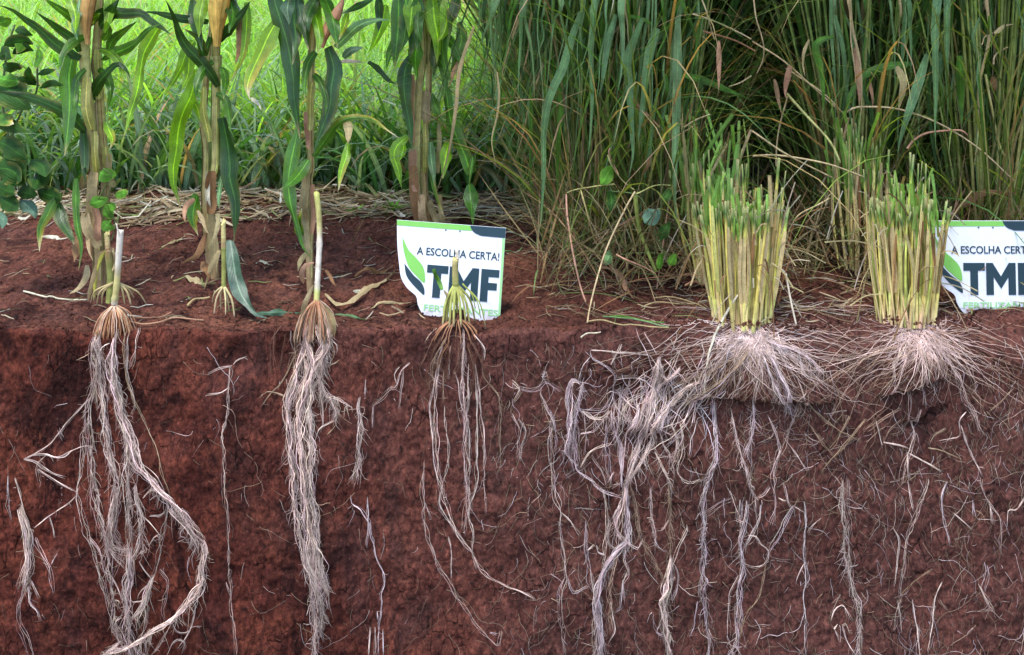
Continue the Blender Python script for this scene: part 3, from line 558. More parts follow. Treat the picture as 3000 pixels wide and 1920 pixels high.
EXPOSED = [  # standing roots that belong to no plant in view: label, pieces
    ("K1 80,-60 85,150 80,250 110,355|4|1;K1 140,-40 200,180 230,290|5|1;K1 205,200 250,330 280,430 280,560 290,680 280,800 262,880|20|9;K1 260,880 240,960 215,1040 210,1200 240,1300 280,1420 310,1540|6|2;K1 320,390 440,300 600,190 700,100|4|1;K1 330,480 400,600 460,690 490,760 495,820 520,930|5|2;K1 490,690 530,610|4|1;K1 450,300 480,400 490,490|4|1;K1 300,860 330,990 400,1050 430,1140|4|2;K1 310,830 390,980|3|1;K1 280,830 210,860|3|1",
     'pale matted root hanging at the lower left edge of the soil face'),
    ("L1 2030,540 2040,700 2045,850 1985,1090 2005,1250 2010,1400 K1 2005,0 2010,150 2030,300 2035,480 2030,640 2040,800 2060,960 2050,1100 2080,1250 2090,1400 2100,1540|5.5|2;K1 2000,900 2040,1030|3|1;L1 2040,540 1930,550 1840,590|3|1;L1 2050,530 2080,500 2160,470|3|1;L1 2040,690 1960,740 1840,760|3|1",
     'single long white root straight down the face between the first two cut maize stalks'),
    ("L2 920,790 910,860 930,980 930,1100 925,1250 920,1330 890,1430 880,1530|9|4;L2 940,1390 890,1440 830,1510|4|1;L2 975,640 965,790|3|1", 'thick short hanging root right of the densest maize root bundle'),
    ("L2 1360,500 1290,570 1240,700 1180,720 1120,800 1040,860|5|2;L2 1040,860 1040,940 1045,1040|6|2;L2 1240,690 1220,600 1260,540|3|1;L2 1300,570 1290,700 1270,800 1260,900|3|1", 'crooked white root bent like an elbow under the tilted sign'),
    ("K2 840,120 850,190 920,250 1000,370 1010,480 1050,600 1080,720 1120,830 1130,950 1100,1030 1110,1100 1100,1220 1080,1300 1085,1540|4|1;K2 985,150 990,300 990,450 975,590|4.5|1;K2 1070,1170 1080,1250|4|1;K2 1010,1300 1000,1540|5|1;K2 1050,1300 1060,1540|5|2;K2 1120,1330 1130,1540|3|1", 'thin forked root low in the face between two maize root bundles'),
    ("L2 1490,1350 K2 1470,0 1480,110 1500,200 1485,290 1510,420 1560,580 1620,720 1700,850 1760,980 1850,1110 1930,1240 2050,1350 2130,1425 2155,1400 2165,1310|6|2;K2 1500,200 1545,345|3|1;K2 1700,500 1720,600 1725,860|3|1;K2 2070,1340 2130,1360|3|1", 'long slanting white root ending in a hook near the bottom'),
    ("L3 260,700 250,760 300,870 350,980 340,1080 340,1220 345,1380 360,1540 K3 380,130 420,240 410,350 430,500 460,640 480,780 480,850 440,930 430,1050 440,1200 445,1350 465,1540|7|2;L3 330,880 370,970 380,1100 370,1250|4|2;K3 430,260 500,320 550,400 600,470|3|1;K3 490,830 520,920 560,950 670,900|3|1;L3 60,690 150,720 230,710 270,640 340,660 430,710|4|2;L3 270,640 290,560|3|1;L3 0,630 70,700 20,800|4|2;L3 0,920 70,1050 50,1200 60,1330|5|2;L3 60,960 120,1060 90,1180 80,1300|4|2;K3 -10,960 100,1000 200,1055|3|1", 'long single root left of the big white root mass'),
    ("L3 690,380 705,440 780,470 860,530 920,620 900,700 890,800 850,880 750,900 600,890|4|2;L3 700,375 860,390 1030,410 1230,430|4|1;L3 590,640 530,620 490,700 500,850 500,1000 510,1150 490,1270 550,1350|9|4;L3 550,1330 580,1420 700,1500 740,1540 K3 850,60 960,100|6|2;L3 630,650 600,760 560,880 550,1000 550,1150 570,1300 590,1400|9|4;L3 640,660 700,590 680,540|3|1;L3 690,430 620,520 590,640|3|1;L3 1300,430 1270,560 1260,700 1240,830 1210,960 1180,1080 1140,1200 1080,1310 1030,1430 990,1540|17|8;L3 1290,440 1310,560 1290,640 1260,760|14|6;L3 1480,520 1370,640 1290,740 1230,860|9|5;L3 1640,620 1500,720 1400,850 1300,950 1230,1050 1250,1170 1200,1250 1100,1380 1030,1500|9|5;L3 1400,840 1330,960 1290,1080|12|8;L3 1180,790 1040,860 980,940 960,1040|8|4;L3 1120,880 1080,1000 1020,1100|10|6;L3 1180,820 1130,980 1080,1080|9|5;L3 960,1540 960,1350 950,1200 900,1050 890,930|8|4;L3 900,820 930,900 1000,960 1080,1040|6|3;L3 620,900 700,960 790,960 860,920|5|3;L3 600,1080 720,1060 800,980 870,900|4|2;L3 600,1390 690,1250 800,1200 880,1190|4|2;L3 630,900 650,1080 650,1220 640,1300|4|2;L3 830,1000 820,1180 850,1300 840,1500|4|2;L3 700,1290 770,1400 830,1540|4|2;L3 900,1440 840,1530|4|1;L3 920,620 1000,620 1120,640 1170,760|5|2;L3 1050,660 1030,780 990,860|7|3;L3 870,500 930,400 960,330|3|1;L3 1120,400 1130,460 1060,500 1070,590|4|1;L3 1400,1000 1440,1120 1440,1250 1380,1380|5|3;L3 1310,1100 1330,1180 1380,1260|5|3;L3 1260,1260 1320,1370 1370,1480 1400,1540|6|3;L3 1480,1000 1500,1120 1490,1250 1450,1400 1500,1480 1570,1500 1640,1470|4|2;L3 1280,420 1230,320 1180,240|3|1;K3 985,0 980,130 960,220 930,320 930,430 980,500|14|6;K3 1000,0 1010,150 1030,300 1020,460 1000,540|12|6;K3 1010,500 900,620 830,740 770,860 740,1000 750,1100 770,1250 780,1400 770,1540|16|8;K3 800,40 830,250 830,480 820,640 800,760|5|2;K3 870,320 850,420 850,540 900,570|6|3;K3 940,440 1020,520 1100,560 1130,500|4|2;K3 650,340 650,550 690,740 720,900|4|2;K3 690,760 720,1000 720,1200 720,1540|5|2;K3 920,620 880,800 860,950 870,1080 870,1260|7|3,t;K3 870,1050 890,1200 900,1310 840,1420|3|1;K3 1000,540 990,660 1020,760 980,860 990,1040|5|2;K3 980,860 960,1100 920,1140|3|1;K3 670,600 720,550|3|1;K3 820,640 760,620 750,560|3|1",
     'broad tangled mass of whitish roots in the middle right of the soil face'),
    ("K3 1040,0 1080,180 1110,350 1150,480 1220,600 1280,720 1340,840 1370,900|7|3,t;K3 1400,640 1385,760 1360,900 1335,1020 1340,1150 1350,1250 1370,1380 1400,1540|14|7;K3 1370,0 1390,200 1385,400 1390,620|7|3,t;K3 1540,370 1540,420 1500,510 1440,660 1405,740|4|2;K3 1430,710 1460,800 1440,920 1390,1020|5|2;K3 1380,860 1440,830|4|1;K3 1310,1240 1275,1320 1350,1350|3|1;K3 1220,40 1230,250 1250,420 1260,520|5|3;K3 1390,330 1330,420 1270,420|3|1;K3 1250,480 1300,580 1370,610|3|1", 'root that forks upward like a Y low in the face right of the tangled mass'),
    ("L3 1780,780 1790,960 1790,1130 1780,1300 1730,1420 1700,1540 K3 1670,150 1680,300 1670,480 1690,620 1680,780 1700,850 1685,960 1710,1120 1730,1280 1740,1400 1720,1540|8|3;K3 1700,850 1745,890|4|1;K3 1700,240 1800,170 1920,110|4|2;K3 1640,1060 1610,1280 1570,1380|4|1;K3 1740,1310 1760,1370|3|1;K3 1770,40 1780,150|3|1", 'straight white root below the left grass stump'),
    ("L3 1940,900 1960,1050 2000,1200 2030,1320 2060,1450 2080,1540 K3 2110,60 2130,100|6|3;L3 2130,820 2110,1000 2080,1150 2020,1280|6|3;K3 2060,130 2050,250 2020,380 2010,500 2030,640 2020,780 2000,900 2000,1050 1990,1250 1980,1400 1900,1540|7|3;K3 2170,150 2160,260 2080,450 2040,580|5|2;K3 2260,0 2200,70 2140,100|5|2;K3 2130,100 2130,230|5|2;K3 2000,830 1920,1000 1920,1200 1910,1400|3|1;K3 1900,20 1960,200 2000,400|5|2;K3 2000,120 2010,250|5|3;K3 2080,450 2150,460 2200,540 2260,600 2240,700 2150,745 2060,720 2030,660|3|1;K3 2240,720 2180,1020 2080,1200 1990,1400|3|1,t;K3 2040,340 1970,300|4|1", 'branching roots with a round loop below the left grass stump'),
    ("L4 -20,930 80,1180 20,1440 K4 40,180 10,330|4|2;K4 110,-40 150,130 200,180|7|2;K4 200,175 150,300 80,450 10,560 K3 2230,640|8|2;K4 75,110 140,140|4|1;K4 210,180 300,250|3|1;K4 300,140 320,300 310,500 315,700 340,860 310,1000 330,1200 320,1540|4.5|1;K4 310,720 260,830 240,900|3|1;K4 340,440 380,370 460,300|3|1", 'pair of roots with a bright elbow between the two grass stumps'),
    ("K4 640,-40 640,200 670,380 690,560 710,700 740,860 760,980 790,1080 800,1220 810,1350 800,1540|10|3;K4 685,-60 690,150 700,350 710,480|6|2;K4 740,860 700,700|3|1;K4 820,1200 830,1080 780,1000|3|1;K4 640,620 700,640|3|1", 'thick bright white root running straight to the bottom at the right'),
    ("L4 1400,1500 K4 1390,0 1290,240 1230,400 1200,560 1180,700 1150,850 1140,1000 1110,1140 1085,1290|5|2;K4 1140,1050 1170,1200 1180,1340|4|1;K4 1100,400 1150,520 1140,700 1110,840 1100,920|3.5|1;K4 1240,0 1275,260|3.5|1;K4 1440,760 1300,880 1150,1020|2.5|1,t", 'slanting forked root between two letters of open soil at the right'),
    ("L4 1860,1480 K4 1860,20 1940,180 2010,280 2030,420 2040,600|5|2;K4 1850,900 1890,1000 1920,1070|7|3;K4 1940,180 1970,360|3|1;K4 1900,700 1920,800 1880,930|4|2;K4 2260,120 2180,230 2100,240 2090,400|3.5|1;K4 1640,280 1730,360 1800,420|4|1;K4 1800,160 1810,300|3|1;K4 1530,880 1480,1000 1450,1220 1430,1340 1400,1500|3.5|1;K4 1580,0 1530,150 1560,380 1600,560|3.5|1;K4 1280,1050 1310,1250 1320,1540|4.5|1", 'loose pale roots near the right edge of the soil face'),
    ("K4 560,1230 600,1150 680,1120 740,1240|3|1;K4 650,1270 690,1260 710,1330 735,1325|4|1;K4 660,1280 680,1380 760,1540|4.5|1;K4 580,1300 620,1270|3|1;K4 590,1310 620,1400|3|1", 'small white root curled like a crook at the bottom right')]
EXPOSED[13] = (EXPOSED[13][0], 'slanting forked root right of the thick straight white one')
for s, lab in EXPOSED:
    pcs = [p.split('|') for p in s.split(';')]
    p0 = T(pcs[0][0])[0]; b = face_pts(p0[None], 0)[0]
    t = thing('exposed_root', lab, 'root', b)
    specs = []
    for path, wd, ns in pcs:
        c = RT if ns.endswith(',t') else (RW if RNG.random() < .6 else RLI)
        specs.append((path, float(wd), int(ns.split(',')[0]), c))
    root_set(t, specs, fdens=.05, flen=20)
    if lab.startswith('broad tangled'):     # the white net just under the surface
        m = MB()
        for k in range(170):
            y0 = RNG.normal(1180, 62); x0 = RNG.normal(1945, 72)-(y0-1180)*.35; a_ = RNG.choice([2.25, 1.9, .9, 1.2, 2.6], p=[.42, .26, .1, .1, .12])+RNG.normal(0, .18); L = RNG.uniform(50, 170)
            q = np.array([[x0, y0]])+np.linspace(-.5, .5, 7)[:, None]*L*np.array([[math.cos(a_), math.sin(a_)]])+RNG.normal(0, 2.6, (7, 2))
            strand(m, q, RNG.uniform(1.2, 3.2), jit(RLI if RNG.random() < .5 else RW, .3)*RNG.uniform(.6, 1.05), .004+.018*RNG.random(), 2, None, 3)
        m.build('fine_roots', M_ROOT, t, kind='stuff')
# hair-fine roots all over the face
mb = MB()
def wander(px0, py0, L, a, wpx, col, curl=.5, off=.003):
    n = int(max(5, L/9)); aa = a+np.cumsum(RNG.normal(0, curl*.35, n))+curl*vnoise(np.arange(n)/5, RNG.random()*99, 0)
    q = np.array([px0, py0])+np.cumsum(np.stack([np.cos(aa), np.sin(aa)], 1)*L/n, 0)
    P = face_pts(q, off+.004*vnoise(np.arange(n)/4, px0, py0))
    tube(mb, P, wpx*MPX*.5*np.linspace(1.1, .55, n), np.asarray(col)*(1+.25*vnoise(np.arange(n)/4, px0, 3))[:, None], 3)
def dens(px, py):
    d = .07+.9*sm(1380, 1620, px)*(1-.45*sm(1350, 1750, py))+.25*np.exp(-((px-1250)/140)**2-((py-1100)/140)**2)
    d += .5*sm(2000, 2300, px)*np.exp(-((py-1180)/170)**2)
    return d*np.where((px > 2480) & (px < 2820) & (py > 1080) & (py < 1240), .35, 1)
k = 0
while k < 2700:
    px0, py0 = RNG.uniform(-20, 3020), RNG.uniform(985, 1930)
    if RNG.random()*1.6 > dens(px0, py0): continue
    k += 1
    c = (RW, RLI, RT, RT*.75, RB)[RNG.choice(5, p=[.14, .14, .3, .27, .15])]
    wander(px0, py0, RNG.gamma(1.6, 48)+16, (math.pi/2+RNG.normal(0, .38)) if RNG.random() < .84 else RNG.uniform(0, math.pi), RNG.uniform(.8, 2.0), jit(c, .2)*RNG.uniform(.25, .8), .6, .001)
mb.build('fine_roots', M_ROOT, kind='stuff', label='hair-fine roots spread over the red soil face', category='roots')

# ------------------------------------------------------------------ cut maize stalks with their root crowns
STG = np.array([.34, .36, .10]); STY = np.array([.50, .44, .18]); STW = np.array([.66, .60, .50]); STB = np.array([.36, .23, .12])
def grad(stops, n):
    t = np.linspace(0, 1, n); p = [s[0] for s in stops]; c = np.array([s[1] for s in stops])
    return np.stack([np.interp(t, p, c[:, i]) for i in range(3)], 1)
def stalk_part(s, wpx, D, stops, parent, nodes=(), name='stalk', jag=.006, sides=12, extra=None):
    pts = T(s); P = at(pts, D if np.isscalar(D) else np.linspace(D[0], D[1], len(pts)))
    if extra is not None: P = np.concatenate([P, extra])
    n = int(max(24, plen(P)/.012)); P = smooth_path(P, n); f = PAN[s.split()[0]][2]
    d0 = D if np.isscalar(D) else np.mean(D)
    R = np.full(n, (1.12 if name == 'stalk' and extra is not None else 1)*wpx/f*.5*MPX*d0/CAMD); t = np.linspace(0, 1, n)
    for q in nodes: R = R*(1+.22*np.exp(-((t-q)/.012)**2))
    R = R*(1+.05*vnoise(t*30, wpx, 1)); C = grad(stops, n)
    for q in nodes: C = C*(1-.35*np.exp(-((t-q-.004)/.006)**2))[:, None]
    m = MB(); tube(m, P, R, C, sides, jag=jag); so_ = m.build(name, M_STALK, parent)
    if name == 'stalk' and extra is not None:
        nn_ = sorted(list(nodes)+[.02])
        for a0, a1 in zip(nn_, nn_[1:]+[min(.97, nn_[-1]+.2)]):
            for sd in (-1, 1, -.3, .4):
                if RNG.random() < .2: continue
                i0 = int(a0*n); i1 = int(min(n-1, (a0+(a1-a0)*RNG.uniform(.8, 1.25))*n))
                if i1-i0 < 4: continue
                Q = P[i0:i1]+np.array([sd*.62, -.80, 0])*R[i0:i1, None]; q_ = a0 < .28 and RNG.random() < .75
                cc = (TAN, BRN, STY*.8)[RNG.integers(3)] if q_ else (np.array([.50, .50, .20]), np.array([.24, .30, .07]), np.array([.42, .44, .14]), np.array([.34, .26, .12]))[RNG.choice(4, p=[.3, .3, .25, .15])]
                mm = MB(); ribbon(mm, Q, R[i0:i1]*RNG.uniform(.6, 1.0)*wprof(i1-i0, 'x'), grad([(0, jit(cc, .15)), (1, jit(cc, .25))], i1-i0), sd*.7, -.35, .06, 4); mm.build('sheath', M_HUSK, so_)
    return so_
def crown(parent, apex, ring, half, n, col, D=2.42, wpx=(3, 5.5), depth=.03, name='crown_roots'):
    """arched crown roots from the stalk foot (apex px) to a ring on the soil (ring row px)"""
    a = at([apex], D)[0]
    for k in range(n):
        ph = RNG.uniform(0, 2*math.pi); f = math.sqrt(RNG.random())*.7+.4
        e = at([(apex[0]+(ring[0]-apex[0])+half*f*math.cos(ph), ring[1]+RNG.uniform(-8, 10))], D)[0]; e[1] += -abs(math.sin(ph))*depth*f if RNG.random() < .8 else depth*.6
        h = a-e; mid = a*.5+e*.5+np.array([(e[0]-a[0])*.16, (e[1]-a[1])*.2, abs(h[2])*.13])
        P = smooth_path(np.array([a+np.array([(e[0]-a[0])*.1, (e[1]-a[1])*.2, 0]), mid, e, e+np.array([0, 0, -.006])]), 12)
        P[:, 0] += .0012*fbm(np.arange(12)/2.5, k, apex[0], 2)
        wd = RNG.uniform(*wpx)*MPX*.5
        m = MB(); tube(m, P, wd*np.linspace(1.15, .6, 12), jit(col, .22), 6); m.build(name[:-1] if name.endswith('roots') else name, M_ROOT, parent)
def clod(parent, cpx, rx, rz, ry, D, seed):
    a = np.linspace(0, math.pi, 14); b = np.linspace(0, 2*math.pi, 25); A, B = np.meshgrid(a, b, indexing='ij')
    d = np.stack([np.sin(A)*np.cos(B), np.sin(A)*np.sin(B), np.cos(A)], -1)
    r = 1+.25*fbm(d[..., 0]*2.2+seed, d[..., 1]*2.2, d[..., 2]*2.2, 3)
    V = at([cpx], D)[0]+d*r[..., None]*np.array([rx, ry, rz])
    m = MB(); m.add(V, (1, 1, 1), (0, 0, 0), grid_q(14, 25)); m.build('soil_clod', M_FACE, parent)
def brace(parent, apex, feet, D, wpx, col, bow=10, name='brace_root'):
    a = at([apex], D)[0]
    for i, f in enumerate(feet):
        e = at([f[:2]], D+(f[2] if len(f) > 2 else 0))[0]
        mid = (a+e)/2+np.array([(e[0]-a[0])*.22, -.004, abs(a[2]-e[2])*.10])
        P = smooth_path(np.array([a, mid, e]), 12); m = MB()
        tube(m, P, wpx*MPX*.5*np.linspace(1.15, .75, 12)*RNG.uniform(.8, 1.2), grad([(0, jit(col, .15)), (.75, jit(col, .15)), (1, RT*.8)], 12), 6); m.build(name, M_ROOT, parent)
def px_of(s): return [tuple(p) for p in T(s)]
G_CUT = 'cut maize stalks along the pit edge'
# 1: far left, whitish stalk over an orange root cone
t1 = thing('cut_maize_stalk', 'whitish cut maize stalk over an orange cone of roots, leftmost at the pit edge', 'maize stalk', at([(337, 967)], 2.41)[0], G_CUT)
stalk_part('M1 920,1215 930,1150 945,1000 955,850 965,700 970,620', 50, 2.42, [(0, STW), (.1, STY), (.35, STY*1.1), (.55, STW), (1, STW*1.05)], t1, (.09, .25))
stalk_part('M1 955,640 945,600 940,575', 12, 2.41, [(0, STW), (1, STW)], t1, name='husk_strip')
crown(t1, (336, 896), (333, 965), 58, 64, RO*1.25, 2.415, (1.8, 4.0)); crown(t1, (336, 896), (333, 966), 54, 26, RT*1.2, 2.41, (1.5, 3))
clod(t1, (333, 950), .034, .028, .022, 2.425, 1)
brace(t1, px_of('M1 965,1045')[0], [(*p, d) for p, d in zip(px_of('M1 1005,1210 1055,1215 1080,1165 1180,1215'), (-.0, .0, .02, .03))], 2.43, 6, np.array([.42, .34, .16]))
brace(t1, px_of('M1 915,1040')[0], [(*p, d) for p, d in zip(px_of('M1 730,1210 820,1220 780,1225'), (.03, .02, .02))], 2.44, 6, np.array([.42, .34, .16]))
root_set(t1, ST1, RW, .07, 22)
# 1b: short greenish stump behind it
t = thing('cut_maize_stalk', 'short greenish cut maize stalk with yellow roots, behind the whitish leftmost one', 'maize stalk', at([(318, 900)], 2.50)[0], G_CUT)
stalk_part('M1 880,1200 890,1050 885,900 870,770', 55, 2.5, [(0, STG), (.7, STG*.8), (1, STB)], t, (.35, .8)); stalk_part('M1 870,770 865,700 862,650', 42, 2.5, [(0, STB), (1, STY)], t, (.1,), jag=.012)
brace(t, px_of('M1 840,790')[0], [(*p, 0) for p in px_of('M1 745,1110 790,930 760,1190')], 2.48, 9, np.array([.46, .46, .08]))
leaf_px('M1 870,770 800,820 760,1000 720,1180', 30, 2.47, 'dry', t, mode='both', name='leaf')
leaf_px('M1 910,760 930,850 900,950', 26, 2.47, 'dry', t, mode='both', name='leaf')
# 2: green stalk by the fallen leaf
t = thing('cut_maize_stalk', 'green cut maize stalk on spread yellow prop roots beside the fallen blue-green leaf', 'maize stalk', at([(655, 925)], 2.48)[0], G_CUT)
stalk_part('M1 1803,1075 1803,900 1802,750', 36, 2.49, [(0, STG), (1, STG*.8)], t, (.08, .96), jag=0); stalk_part('M1 1802,755 1800,650 1798,560', 38, 2.49, [(0, STB*1.1), (.4, STY), (1, STY)], t, (.05,), jag=.012)
brace(t, px_of('M1 1803,1065')[0], [(*p, d) for p, d in zip(px_of('M1 1725,1290 1818,1300 1890,1320 1710,1210 1780,1260 1850,1270'), (-.02, -.03, -.02, .01, .02, .02))], 2.49, 6, np.array([.44, .37, .19]))
# 3: tall bleached stalk with white roots
t3 = thing('cut_maize_stalk', 'tall bleached cut maize stalk over the densest white root bundle', 'maize stalk', at([(920, 967)], 2.41)[0], G_CUT)
stalk_part('M2 625,1190 632,1060 640,900 650,700 645,500 625,310', 46, (2.415, 2.45), [(0, STY), (.08, STG*1.2), (.14, STW*.75), (.55, STW*.85), (.68, STY), (1, STG*1.1)], t3, (.1, .53))
crown(t3, (929, 880), (925, 985), 64, 56, RT*1.15, 2.415, (1.8, 4.0)); crown(t3, (929, 880), (925, 975), 58, 24, RO*1.2, 2.41, (1.5, 3.2))
clod(t3, (925, 955), .032, .035, .02, 2.43, 3)
leaf_px('M2 605,880 540,900 510,960 515,1060', 34, 2.42, 'pink', t3, mode='both'); leaf_px('M2 700,1230 740,1330 750,1440 720,1540', 50, 2.41, 'dry', t3, mode='both'); leaf_px('M2 600,1060 560,1150 520,1260 500,1380', 34, 2.41, 'dry', t3, mode='both')
root_set(t3, ST3, RW, .08, 20)
# 4: in front of the sign
t4 = thing('cut_maize_stalk', 'short cut maize stalk with yellow-green prop roots in front of the tilted sign', 'maize stalk', at([(1335, 965)], 2.41)[0], G_CUT)
stalk_part('M2 1745,1060 1742,950 1745,850', 52, 2.42, [(0, STG*1.0), (.5, STY*.8), (1, STY)], t4, (.1,)); stalk_part('M2 1765,850 1760,815 1755,785', 26, 2.42, [(0, STW), (1, STW)], t4, name='husk_strip', jag=.006)
brace(t4, px_of('M2 1745,1045')[0], [(*p, d) for p, d in zip(px_of('M2 1640,1400 1670,1390 1695,1405 1730,1395 1790,1400 1830,1395 1860,1390 1905,1360 1660,1340 1760,1400 1850,1330'),
      (-.01, .0, -.02, -.02, -.02, -.01, .0, .02, .03, .0, .03))], 2.42, 8, np.array([.38, .39, .11]))
brace(t4, px_of('M2 1800,1050')[0], [(*p, 0) for p in px_of('M2 1905,1250 1950,1330 1990,1410')], 2.42, 4, np.array([.30, .34, .08]))
clod(t4, px_of('M2 1765,1350')[0], .020, .03, .016, 2.425, 5)
leaf_px('M2 1570,930 1590,1000 1640,1090', 26, 2.43, 'mg', t4, mode='x', mat=M_STALK); leaf_px('M2 1650,1100 1700,1170 1770,1240', 24, 2.41, 'dry', t4, mode='both')
crown(t4, px_of('M2 1760,1330')[0], (1335, 985), 75, 22, RO*.8, 2.415, (3, 5), .03)
root_set(t4, ST4, RW, .05, 16)

# ------------------------------------------------------------------ standing maize plants
G_MZ = 'standing maize plants'
def ear(s, wpx, D, col, parent, flip=False):
    P = smooth_path(at(T(s), D), 18); t = np.linspace(0, 1, 18); f = PAN[s.split()[0]][2]
    R = wpx/f*.5*MPX*D/CAMD*(.34+.66*sm(0, .55, t))*np.clip((1-t)*3.2, .05, 1)**.6
    m = MB(); tube(m, P, R, jit(col, .05), 14); e = m.build('ear', M_HUSK, parent)
    for k in range(7):   # loose husk leaves round the ear
        a = k*.95+.4; off = np.array([math.cos(a), math.sin(a), 0])*1.0
        Q = P[:14]+off[None]*(R[:14, None]*1.04); mm = MB(); ribbon(mm, Q, R[:14]*1.1*wprof(14, 'tip'), jit(col, .09), a if abs(math.cos(a)) < .7 else .9, -.5, .05)
        mm.build('husk', M_HUSK, e)
def sheath(s, wpx, D, kind, parent):
    wpx *= .72
    leaf_px(s, wpx, D, kind, parent, roll=(RNG.uniform(-.3, .3),)*2, mode='x', name='sheath', wav=.05, fold=-.55)
def top_of(s, D, zadd=1.2, lean=.03):
    p = at(T(s)[-1:], D if np.isscalar(D) else D[-1])[0]; return np.array([p+np.array([lean*.5, 0, zadd*.5]), p+np.array([lean, .02, zadd])])
def canopy(parent, x, y, z0, z1, n, sc_=1.0):
    if sc_ == 1.0: canopy(parent, x, y, .60, 1.02, 5, .7)
    """upper leaves above the frame"""
    for k in range(n):  # full-size leaves are generic, added out of view for their shade
        az = RNG.uniform(0, 6.283) if sc_ == 1 else RNG.choice([0, math.pi])+RNG.normal(0, .6); m = MB(); z = RNG.uniform(z0, z1)
        P, wp = blade_rows(np.array([[x, y, z]]), np.array([az]), np.array([RNG.uniform(.3, .6)]), np.array([RNG.uniform(1.2, 2.0)]), np.array([RNG.uniform(.55, .85)*sc_]), None, 14)
        ribbon(m, P[0], .075*(.35+.65*sc_)*wprof(15, 'tip'), leafcol(RNG.choice(['mg', 'dk', 'br'])), RNG.uniform(-.3, .3), .2, .1, ref=(math.cos(az), math.sin(az), .6)); m.build('leaf', M_CORN, parent)
def maize(label, foot, D): return thing('maize_plant', label, 'maize plant', at([foot], D)[0]*np.array([1, 1, 0]), G_MZ)
SG = [(0, STB), (.15, STY*.8), (.4, np.array([.42, .42, .13])), (.75, np.array([.36, .40, .11])), (1, STG*.8)]
# first from the left, two plants
a = maize('leftmost standing maize plant with a tan ear and a climbing bean', (290, 850), 2.66)
s = 'M1 800,1130 790,850 770,600 745,350 760,100 U1 735,1050 705,800 690,560 675,300 640,0'; stalk_part(s, 74, 2.68, SG, a, (.1, .25, .4, .56, .7), extra=top_of(s, 2.68))
ear('U1 712,360 702,220 712,60 742,-110 770,-260', 96, 2.64, (.50, .30, .10), a)
for sp in ["U1 650,470 560,430 430,350 300,230 200,160 100,80 0,40|72|dk", "U1 640,420 600,330 500,260 400,170 300,90|62|dk", "U1 620,190 540,120 440,40 370,-20|64|mg", "U1 690,1060 600,960 480,880 340,820 200,780 60,760 -40,740|92|dk",
           "U1 590,430 560,600 560,760 550,900 530,1080 520,1260|135|mg", "U1 670,1050 680,1250 690,1400 M1 690,100 685,250|66|dk", "M1 500,330 440,390 380,500 320,600 310,700 320,790|70|ym", "M1 470,400 510,560 560,680 590,740|92|dk",
           "M1 615,200 610,450 620,620 650,760 640,940|52|mg", "M1 650,640 610,760 590,880|70|brn", "M1 700,900 690,1000 640,1080 570,1120|46|dry", "M1 690,600 720,740 745,870|28|dry", "U1 640,0 620,200 610,330|70|gp", "U1 560,-30 600,120 625,270|82|br", "U1 690,560 620,640 590,780 600,920|60|mg", "U1 680,300 600,330 520,420 470,560|66|mg"]:
    p, wd, k = sp.split('|'); leaf_px(p, float(wd), (2.66, 2.58), k, a)
for sp in ["M1 760,150 740,350 700,600|95|dry", "M1 690,480 720,640 790,760|90|dry", "M1 760,430 790,560 800,700|60|pink", "U1 700,620 700,850 730,1050|80|sg", "U1 760,1060 770,1250 760,1400|60|sg"]:
    p, wd, k = sp.split('|'); sheath(p, float(wd), 2.64, k, a)
canopy(a, -.98, .28, 1.05, 1.9, 7)
b = maize('maize plant pressed against the right of the leftmost one', (315, 840), 2.72)
s = 'M1 830,1080 820,800 830,500 850,250 U1 835,1250 815,1000 800,750 780,450 800,150 800,0'; stalk_part(s, 66, 2.72, SG, b, (.12, .3, .48, .66), extra=top_of(s, 2.72))
for sp in ["U1 720,210 780,140 840,105 1000,110 1130,110 1200,160 1300,220 1400,285|80|dk", "U1 830,490 900,440 1000,400 1100,340 1200,240 1300,190|72|mg", "U1 800,220 850,150 900,90 980,-20|95|dk", "U1 870,440 900,330 1000,250 1120,170|62|mg",
           "U1 710,850 780,700 850,600 930,520 1000,560 1040,640|72|dk", "U1 1290,200 1210,330 1150,450 1120,640 1100,760 1060,900 1030,1040 995,1130|84|br", "U1 855,980 880,1060 900,1140 890,1200|60|yl", "U1 660,215 720,160 800,110|90|br", "U1 830,330 870,250 860,160|70|mg", "U1 900,-30 880,120 830,270|92|br", "U1 790,560 860,620 890,760 870,900|60|mg", "U1 800,400 880,420 960,520 990,680|64|br"]:
    p, wd, k = sp.split('|'); leaf_px(p, float(wd), (2.70, 2.62), k, b)
for sp in ["M1 880,0 880,150 890,280|60|dry", "U1 850,1180 870,1350 880,1500|56|sg", "U1 790,400 790,640 810,800|66|sg"]:
    p, wd, k = sp.split('|'); sheath(p, float(wd), 2.70, k, b)
canopy(b, -.95, .32, 1.0, 1.9, 6)
# climbing bean on the leftmost plant
v = thing('climbing_bean', 'bean vine with small round leaves climbing the leftmost maize plants', 'vine', at([(300, 800)], 2.6)[0]*np.array([1, 1, 0]))
m = MB(); tube(m, smooth_path(at(T('M1 900,700 930,560 880,480 780,420 830,300 890,180 830,120'), 2.6), 40), .0016, (.09, .15, .04), 5); m.build('stem', M_STEM, v)
for sp in ["M1 800,150 860,170 925,185|105", "M1 720,405 790,390 865,375|85", "M1 830,500 880,470 935,430|95", "M1 820,550 870,575 925,600|85", "M1 925,335 980,330 1035,320|62", "M1 840,440 890,430 920,460|70"]:
    p, wd = sp.split('|'); leaf_px(p, float(wd), 2.595, 'mg', v, (0, .4), 'ovate', mat=M_BROAD, wav=.03)
